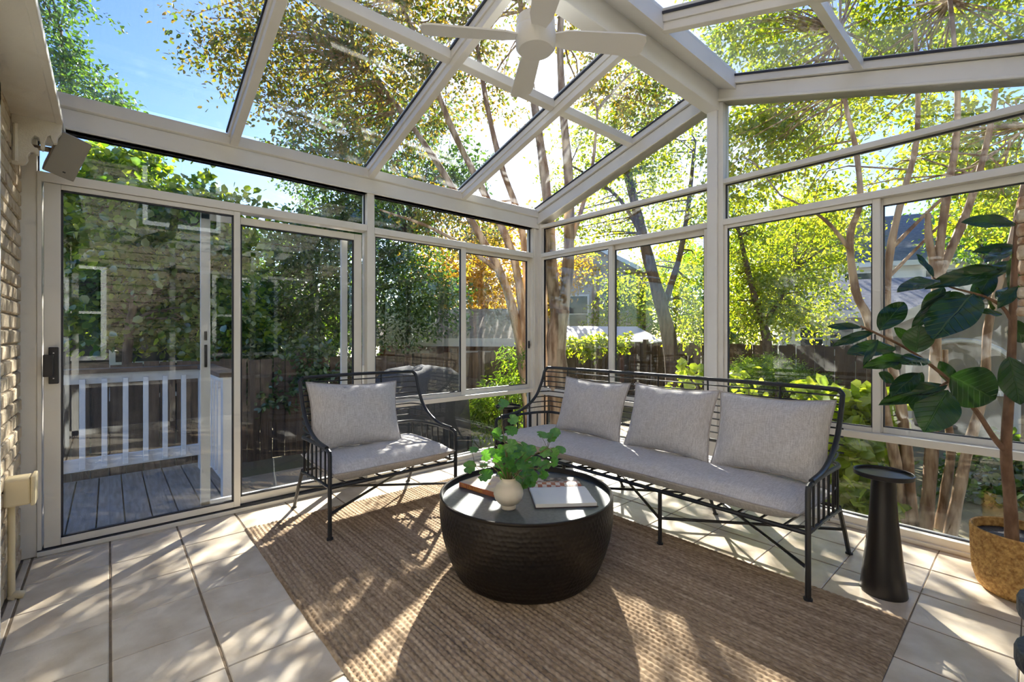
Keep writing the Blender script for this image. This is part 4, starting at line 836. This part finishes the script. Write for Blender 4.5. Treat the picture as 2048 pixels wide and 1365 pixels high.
def foliage(name, cl, m, parent, n_per, spread, leaf, flat=.6, aspect=.55, seed=0, org=None, clear=.16):
    r = np.random.default_rng(seed); cl = np.asarray(cl, float); n_per = int(n_per*DENS); n = len(cl)*n_per
    c = np.repeat(cl, n_per, 0)
    # leaves sit along short twigs radiating from each cluster centre
    ntw = 5; tw = r.normal(size=(len(cl), ntw, 3))*np.array([1, 1, flat]); tw /= np.linalg.norm(tw, axis=2, keepdims=True)+1e-9
    which = r.integers(0, ntw, n); dirs = tw[np.repeat(np.arange(len(cl)), n_per), which]; t = r.random(n)**.7
    pos = c+dirs*(t*spread*1.5)[:, None]+r.normal(size=(n, 3))*spread*.22; pos[:, 2] -= .25*spread*t*t
    if clear:      # the gap in the crown through which the sun shines
        q = pos-CAMn; s = q@SUNn; dist = np.linalg.norm(q-s[:, None]*SUNn, axis=1); keep = dist > clear; pos = pos[keep]; dirs = dirs[keep]; n = len(pos)
    ax = dirs*.6+r.normal(size=(n, 3))*.6; ax[:, 2] -= .25; ax /= np.linalg.norm(ax, axis=1, keepdims=True)
    nn = r.normal(size=(n, 3))*.75+np.array([0, 0, 1.0]); nn -= ax*(nn*ax).sum(1, keepdims=True); nn /= np.linalg.norm(nn, axis=1, keepdims=True); sd = np.cross(nn, ax)
    L = leaf*r.uniform(.6, 1.25, n)[:, None]; Wd = L*aspect/2
    b = pos; tip = pos+ax*L-nn*L*.08; m1 = pos+ax*L*.2+nn*L*.08; m2 = pos+ax*L*.62+nn*L*.07
    V = np.stack([b, m1+sd*Wd*.85, m2+sd*Wd*.9, tip, m2-sd*Wd*.9, m1-sd*Wd*.85], 1)-(np.array(org) if org is not None else 0)
    I = np.arange(n)*6; F = np.concatenate([np.stack([I, I+1, I+2, I+3], 1), np.stack([I, I+3, I+4, I+5], 1)])
    me = np_mesh(name, V.reshape(-1, 3), F)
    at_ = me.attributes.new('rnd', 'FLOAT', 'POINT'); at_.data.foreach_set('value', np.repeat(r.random(n)**1.3, 6).astype(np.float32))
    o = obj(name, me, m, parent); o['kind'] = 'stuff'; return o
def tree(name, label, trunks, crowns, lm, bark, leaf=.075, n_per=46, spread=.26, seed=0, cat='tree', group=None, org=None, flat=.6, aspect=.55, twigs=.35, tw_r=.010, clear=.16):
    """trunks: list of (points, r0, r1); crowns: (centre, radii, clusters)"""
    r = np.random.default_rng(seed+100)
    if org is None: org = Vector(trunks[0][0][0]) if trunks else Vector(crowns[0][0])
    org = Vector((org[0], org[1], -.35)); root = empty(name, org, 0, label, cat, group)
    nodes = []
    for (pts, r0, r1) in trunks:
        sp_ = smoothpath(pts, 5); rad = np.linspace(r0, r1, len(sp_))*(1+.06*np.sin(np.arange(len(sp_))*1.3))
        MB().tube([p-org for p in sp_], list(rad), 9).build('trunk', bark, root, smooth=True); nodes += [np.array(p) for p in sp_[len(sp_)//3:]]
    cl = []
    for (c, rad, k) in crowns:
        c = np.array(c); q = r.normal(size=(k, 3)); q /= np.linalg.norm(q, axis=1, keepdims=True); q *= (r.random((k, 1))**.45)
        cl.append(c+q*np.array(rad))
    cl = np.concatenate(cl); br = MB(); nd = np.array(nodes) if nodes else None
    for q in cl[r.random(len(cl)) < twigs]:
        if nd is not None:
            low = nd[(nd[:, 2] < q[2]+.3)]; low = low if len(low) else nd
            j = low[np.argmin(np.linalg.norm(low-q, axis=1)+.15*np.abs(low[:, 2]-q[2]))]
            if np.linalg.norm(j-q) > 3.2: continue
        else: j = np.array([org.x, org.y, -.3])
        a, b = Vector(j)-org, Vector(q)-org; mid = (a+b)/2+Vector(r.normal(size=3))*.10*(b-a).length+Vector((0, 0, .08*(b-a).length))
        br.tube(smoothpath([a, mid, b], 3), list(np.linspace(tw_r*1.5, tw_r*.35, 7)), 4)
    if br.v: br.build('branches', bark, root)['kind'] = 'stuff'
    foliage('foliage', cl, lm, root, n_per, spread, leaf, flat, aspect, seed, org, clear)
    return root
def Q(x, y, D, rx, rz, k): return (P(x, y, D), (rx, rx, rz), k)
def TR(pts, r0, r1): return ([P(*p) for p in pts], r0, r1)
def ground_px(x, D): return HOR+1.55*FPX/D
gb = lambda x, D: (x, ground_px(x, D), D)
# 1 corner crape myrtle with thick tan trunk
tree('crape_myrtle', 'thick tan-barked tree standing just outside the room corner',
     [TR([gb(1122, 4.9), (1118,780,4.9), (1112,690,4.9), (1120,620,4.9)], .115, .10),
      TR([(1118,640,4.9), (1104,560,4.95), (1099,460,5.0), (1090,360,5.0), (1075,250,5.1), (1055,120,5.3), (1040,0,5.5)], .075, .03),
      TR([(1120,640,4.9), (1134,560,4.9), (1138,450,4.9), (1136,340,4.9), (1126,220,5.0), (1120,80,5.1), (1130,-60,5.2)], .070, .03),
      TR([(1136,500,4.9), (1160,430,5.0), (1185,330,5.1), (1195,220,5.2)], .03, .012)],
     [Q(1000,30,5.6,.8,.6,12), Q(1180,10,5.5,.8,.6,14), Q(1100,-120,5.6,1.1,.8,22), Q(1220,170,5.8,.5,.5,9), Q(930,120,6.2,.6,.5,14), Q(1270,200,6.2,.5,.4,14), Q(1000,200,6.6,.5,.4,8)], L_RUST, 'tanbark', leaf=.06, n_per=44, spread=.27, seed=1)
# 2 leaning multi-trunk tree over the roof
tree('leaning_myrtle', 'multi-trunk tree fanning up over the left half of the glass roof',
     [TR([gb(1062, 5.6), (1050,760,5.6), (1030,640,5.6), (1000,545,5.6), (950,455,5.6), (880,335,5.6), (800,220,5.7), (720,120,5.8)], .07, .025),
      TR([gb(1066, 5.6), (1056,760,5.6), (1045,620,5.6), (1022,500,5.6), (965,380,5.6), (905,260,5.6), (850,120,5.7), (800,0,5.8)], .065, .025),
      TR([gb(1070, 5.7), (1062,760,5.7), (1056,600,5.7), (1042,450,5.7), (1002,330,5.7), (972,200,5.8), (950,60,5.9)], .06, .025),
      TR([(1000,545,5.6), (940,500,5.5), (860,455,5.4), (760,420,5.3)], .03, .012)],
     [Q(610,50,5.4,.95,.6,40), Q(760,150,5.8,.85,.6,34), Q(860,20,6.0,.9,.6,30), Q(450,70,5.6,.55,.5,16), Q(640,240,6.4,.7,.5,22), Q(720,-140,5.6,1.6,.9,60), Q(480,-160,5.2,1.2,.8,34), Q(880,200,6.6,.5,.4,12), Q(540,170,5.8,.5,.4,12), Q(780,290,6.6,.5,.4,12), Q(880,430,6.4,.6,.4,18), Q(960,470,6.6,.5,.4,12), Q(700,-420,5.5,2.0,1.0,50)], L_RUST, 'tanbark', leaf=.062, n_per=46, spread=.28, seed=2, twigs=.6)
# 3 tree at far left above the door
tree('slender_tree', 'dark leaved tree rising over the upper left roof pane',
     [TR([gb(150, 7.5), (150,600,7.5), (140,400,7.5), (130,250,7.5), (120,60,7.4)], .09, .03)],
     [Q(110,60,7.2,.45,.6,15), Q(160,170,7.2,.5,.5,18), Q(230,215,7.2,.35,.25,9), Q(70,-60,7.0,.8,.8,22), Q(110,150,7.2,.4,.5,12)], L_DARK, 'darkbark', leaf=.075, n_per=40, spread=.24, seed=3)
# 4 redbud by the door
tree('redbud', 'broad-leaved redbud bright on top just beyond the deck',
     [TR([gb(250, 5.6), (255,700,5.6), (270,560,5.6), (240,440,5.6), (210,340,5.6)], .06, .02), TR([(268,580,5.6), (330,500,5.5), (400,440,5.5), (470,420,5.5)], .035, .012)],
     [Q(240,350,5.7,.42,.26,20), Q(340,390,5.6,.45,.22,16), Q(200,470,5.8,.6,.4,26), Q(340,500,5.6,.6,.4,26), Q(430,480,5.7,.35,.25,12), Q(250,590,5.9,.6,.35,22), Q(400,580,5.9,.5,.35,16), Q(460,415,5.5,.25,.08,5), Q(160,600,5.9,.35,.4,14), Q(160,420,5.8,.4,.4,16), Q(300,650,6.0,.6,.25,16), Q(450,640,6.0,.45,.3,14), Q(300,560,6.3,.8,.5,30), Q(290,440,6.2,.7,.4,24)], L_REDBUD, 'darkbark', leaf=.092, n_per=52, spread=.26, seed=4, aspect=.85, twigs=.7)
# 5 dense trees behind door and left window
tree('dense_tree', 'dense dark green tree filling the right sliding door panel',
     [TR([gb(640, 8.5), (630,600,8.5), (600,450,8.5)], .12, .05)],
     [Q(600,520,8.2,1.1,.8,60), Q(680,600,8.0,.8,.7,44), Q(560,640,8.4,.8,.5,34), Q(520,540,8.6,.8,.6,30), Q(690,470,8.4,.7,.5,28), Q(640,690,8.0,.8,.35,26)], L_DARK, 'darkbark', leaf=.085, n_per=50, spread=.32, seed=5)
tree('dense_tree', 'blue-green dense tree behind the window beside the armchair',
     [TR([gb(800, 9.0), (800,620,9.0), (820,480,9.0)], .10, .04)],
     [Q(790,540,8.6,.8,.8,46), Q(860,600,8.8,.7,.5,30), Q(800,640,8.6,.6,.4,22), Q(700,430,9.0,.9,.35,30), Q(800,425,9.2,.9,.3,28), Q(640,340,8.6,.9,.6,26), Q(760,330,9,.9,.6,26), Q(860,360,9,.7,.5,18), Q(700,230,9,1.0,.7,22), Q(830,250,9.2,.9,.6,18), Q(940,330,9.2,.6,.5,10)], L_DARK, 'darkbark', leaf=.085, n_per=50, spread=.32, seed=6)
tree('golden_tree', 'golden backlit tree behind the shingled shed',
     [TR([gb(970, 12), (970,600,12), (960,500,12)], .12, .05)],
     [Q(920,540,12,1.3,.7,48), Q(1000,570,12,1.2,.7,44), Q(900,600,12,1.0,.5,26), Q(990,640,12.5,1.0,.3,18), Q(960,470,11.5,1.2,.5,26)], L_GOLD, 'darkbark', leaf=.10, n_per=44, spread=.38, seed=7)
# 6 trees behind the gable wall
tree('leaning_oak', 'dark leaning trunk tree behind the sofa',
     [TR([gb(1352, 8.5), (1340,690,8.5), (1322,610,8.5), (1300,530,8.5), (1280,450,8.5), (1255,350,8.5), (1225,250,8.5)], .15, .06), TR([(1325,620,8.5), (1345,560,8.6), (1362,500,8.6), (1378,400,8.6), (1390,280,8.6)], .07, .03), TR([(1290,480,8.5), (1240,400,8.4), (1190,360,8.4), (1140,330,8.4)], .04, .015)],
     [Q(1200,340,8.6,.9,.6,22), Q(1310,300,8.6,.8,.6,20), Q(1240,440,9.0,.8,.5,20), Q(1370,420,9.0,.7,.6,20), Q(1150,460,9.0,.5,.5,11), Q(1360,560,9.4,.6,.6,22), Q(1250,560,9.8,.6,.5,14), Q(1390,640,9,.5,.4,16), Q(1280,200,8.6,1.2,.7,30), Q(1330,230,8.0,.6,.5,16), Q(1180,250,8.4,.6,.4,10), Q(1290,370,8.6,.8,.5,18), Q(1110,400,8.8,.4,.4,8)], L_BRIGHT, 'darkbark', leaf=.075, n_per=36, spread=.34, seed=8)
tree('green_maple', 'rounded green tree right of the ridge post above the back fence',
     [TR([gb(1545, 8.0), (1535,690,8.0), (1520,630,8.0), (1500,560,8.0), (1480,470,8.0)], .09, .035), TR([(1525,650,8.0), (1560,600,8.0), (1590,540,8.0)], .05, .02)],
     [Q(1500,520,8.2,.6,.6,34), Q(1570,560,8.2,.7,.6,40), Q(1500,620,8.2,.5,.5,24), Q(1640,500,8.6,.7,.5,28), Q(1650,600,9.0,.4,.3,10), Q(1480,430,8.4,.6,.5,20), Q(1580,640,8.0,.5,.3,18), Q(1600,440,8.6,.8,.4,20)], L_BRIGHT, 'darkbark', leaf=.07, n_per=46, spread=.30, seed=9)
# 7 near crape myrtle clump on the right
D4 = 3.75
tree('crape_myrtle', 'clump of slim tan-barked trunks outside the right window behind the fig',
     [TR([gb(1800, D4), (1795,950,D4), (1765,800,D4), (1738,645,D4), (1712,585,D4), (1700,475,D4), (1720,405,D4), (1712,300,D4+.1), (1690,200,D4+.2), (1680,60,D4+.4)], .043, .013),
      TR([gb(1822, D4), (1815,930,D4), (1800,800,D4), (1782,720,D4), (1772,620,D4), (1780,505,D4), (1803,400,D4), (1830,300,D4), (1836,200,D4), (1830,60,D4+.1)], .046, .013),
      TR([gb(1850, D4-.1), (1860,950,D4-.1), (1868,800,D4-.1), (1872,650,D4-.1), (1874,546,D4-.1), (1892,400,D4-.1), (1912,280,D4-.1), (1914,160,D4-.1), (1900,0,D4)], .048, .015),
      TR([(1874,560,D4-.1), (1858,480,D4-.1), (1856,428,D4-.1)], .03, .02),
      TR([(1875,555,D4-.1), (1915,470,D4-.1), (1945,390,D4-.1), (1975,280,D4-.1), (1992,180,D4-.1)], .035, .016),
      TR([gb(1900, D4-.2), (1918,980,D4-.2), (1935,900,D4-.2), (1968,780,D4-.2), (1975,660,D4-.2), (2000,560,D4-.2), (2030,450,D4-.2), (2060,300,D4-.2)], .043, .015),
      TR([gb(1880, D4-.1), (1890,990,D4-.1), (1902,900,D4-.1), (1893,820,D4-.1), (1890,700,D4-.1)], .04, .018),
      TR([(1700,500,D4), (1660,450,D4), (1620,420,D4+.1), (1560,390,D4+.3)], .018, .006), TR([(1780,500,D4), (1860,420,D4), (1960,330,D4), (2060,250,D4)], .016, .008), TR([(1772,560,D4), (1850,480,D4), (1900,430,D4)], .014, .008)],
     [Q(1530,260,5.2,.5,.3,26), Q(1600,310,5.4,.5,.3,18), Q(1700,225,5.4,.6,.25,16), Q(1960,250,4.6,.5,.25,20), Q(2010,330,4.5,.4,.35,20), Q(1560,210,5.4,.6,.25,20), Q(1790,330,5.4,.5,.3,10), Q(1990,430,5.0,.4,.3,14), Q(1640,420,5.4,.5,.3,14), Q(1850,210,5.2,.4,.2,10), Q(1500,360,5.6,.5,.3,16), Q(1500,70,5.6,.9,.4,44), Q(1750,70,5.4,1.0,.4,56), Q(1960,60,5.2,1.0,.4,54), Q(1650,-100,4.8,1.2,.6,34), Q(1950,-150,4.6,1.2,.6,34)], L_BRIGHT, 'tanbark', leaf=.062, n_per=40, spread=.24, seed=10, twigs=.5, tw_r=.006)
# 8 wide background trees
for k, (x, D, cr, lm_, lab) in enumerate((
    (1080, 16, [Q(1080,600,16,1.5,1.0,26), Q(1130,540,16,1.4,.9,20), Q(1020,600,16,1.3,.8,20)], L_GOLD, 'pale golden tree far behind the room corner'),
    (1420, 14, [Q(1430,560,14,1.6,1.4,46), Q(1380,640,14,1.3,.7,28), Q(1460,660,13,.9,.4,18)], L_MID, 'leafy green tree behind the ridge post'),
    (1640, 18, [Q(1640,430,18,2.4,1.6,50), Q(1560,480,18,2.0,1.4,34)], L_BRIGHT, 'tall pale tree behind the white house roof'),
    (1980, 13, [Q(1985,420,13,1.6,1.2,38), Q(2060,480,13,1.4,1.2,26), Q(1950,340,13,1.0,.7,14)], L_MID, 'green tree behind the taupe shed'),
    (1290, 17, [Q(1290,600,17,1.6,.9,30), Q(1230,640,16,1.0,.5,14), Q(1340,520,17,1.5,1.0,22)], L_BRIGHT, 'yellow-green tree far behind the sofa'),
    (720, 14, [Q(720,640,13,1.6,.7,34), Q(600,660,13,1.6,.6,30), Q(480,640,13,1.5,.8,30), Q(360,600,13,1.6,1.0,34), Q(820,660,13,1.0,.4,14)], L_DARK, 'row of dark green trees beyond the door and brown house'),
    (120, 12, [Q(120,560,12,1.4,1.0,34), Q(40,480,11,1.4,1.4,34), Q(200,640,12,1.2,.6,20)], L_MID, 'green tree behind the brown house at the far left'))):
    tree('background_tree', lab, [TR([gb(x, D), (x, 640, D), (x+6, 540, D)], .16, .07)], cr, lm_, 'darkbark', leaf=.13, n_per=46, spread=.5, seed=20+k, group='trees beyond the fences', twigs=.12, tw_r=.02)
tree('reflection_tree', 'added leafy tree out of view beside the brick house wing, for the left windows to mirror', [([(8.2, 4.2, -.35), (8.2, 4.1, 2), (8.3, 4.2, 4)], .15, .07)], [((8.2, 3.2, 2.2), (1.6, 1.6, 1.6), 46), ((8.4, 5.2, 3.0), (1.6, 1.8, 1.8), 46), ((8.6, 3.8, 5.0), (1.8, 2.0, 1.4), 46), ((8.0, 2.2, 4.0), (1.2, 1.2, 1.2), 24)], L_DARK, 'darkbark', leaf=.13, n_per=34, spread=.5, seed=60, twigs=.15, tw_r=.02)  # out-of-view tree added so the left windows mirror foliage instead of sky
# 9 shrubs
def shrub(name, label, crowns, lm_, leaf, n_per, spread, seed, aspect=.55, org=None, flat=.5, tw=.7): return tree(name, label, [], crowns, lm_, 'darkbark', leaf, n_per, spread, seed, 'shrub', None, org or crowns[0][0], flat, aspect, tw, .006, clear=0)
shrub('weeping_maple', 'mounded fine-leaved green shrub in front of the back fence right of the ridge post', [Q(1530,745,6.6,.55,.25,50), Q(1590,765,6.5,.4,.2,34), Q(1480,790,6.6,.4,.25,24)], L_MID, .05, 90, .17, 41, .16, flat=.35)
shrub('oakleaf_bush', 'bush of big bright yellow-green leaves behind the right end of the sofa', [Q(1650,800,4.3,.22,.10,9), Q(1712,815,4.2,.22,.14,10), Q(1700,900,4.0,.25,.2,12), Q(1725,980,3.9,.22,.2,9), Q(1690,1000,4.0,.2,.2,7), Q(1730,860,4.0,.2,.15,8)], L_LIME, .13, 16, .13, 42, .9)
shrub('oakleaf_bush', 'small sprig of bright leaves behind the middle of the sofa back', [Q(1385,735,5.2,.12,.12,3), Q(1360,760,5.2,.1,.1,1)], L_LIME, .10, 10, .10, 43, .85)
shrub('oakleaf_bush', 'low bright leaves at the foot of the ridge post window', [Q(1465,750,5.0,.10,.08,2), Q(1480,775,5.0,.1,.08,2)], L_LIME, .10, 10, .10, 44, .85)
shrub('feathery_bush', 'feathery olive bush low outside the corner of the left wall', [Q(1010,815,5.9,.3,.3,26), Q(960,830,6.1,.35,.25,20), Q(1035,770,5.7,.10,.3,8), Q(1040,720,5.7,.08,.2,5)], L_MID, .08, 44, .18, 45, .2)
shrub('ivy_patch', 'low dark green ivy below the shed doors', [Q(1990,950,4.6,.45,.12,20), Q(2060,930,4.6,.45,.15,20), Q(1960,1000,4.3,.3,.1,8)], L_DARK, .07, 40, .16, 46, .8)
shrub('camellia_shrub', 'dark shrub standing between deck and fence behind the second door panel', [Q(560,760,6.2,.5,.35,24), Q(640,740,6.2,.45,.35,20), Q(520,700,6.2,.4,.3,14)], L_DARK, .08, 44, .2, 47, .6)
shrub('fence_vine', 'leafy vine over the back fence near the corner trunk', [Q(1165,690,8.6,.35,.12,12), Q(1220,680,8.8,.35,.1,8)], L_BRIGHT, .08, 36, .16, 48, .7)
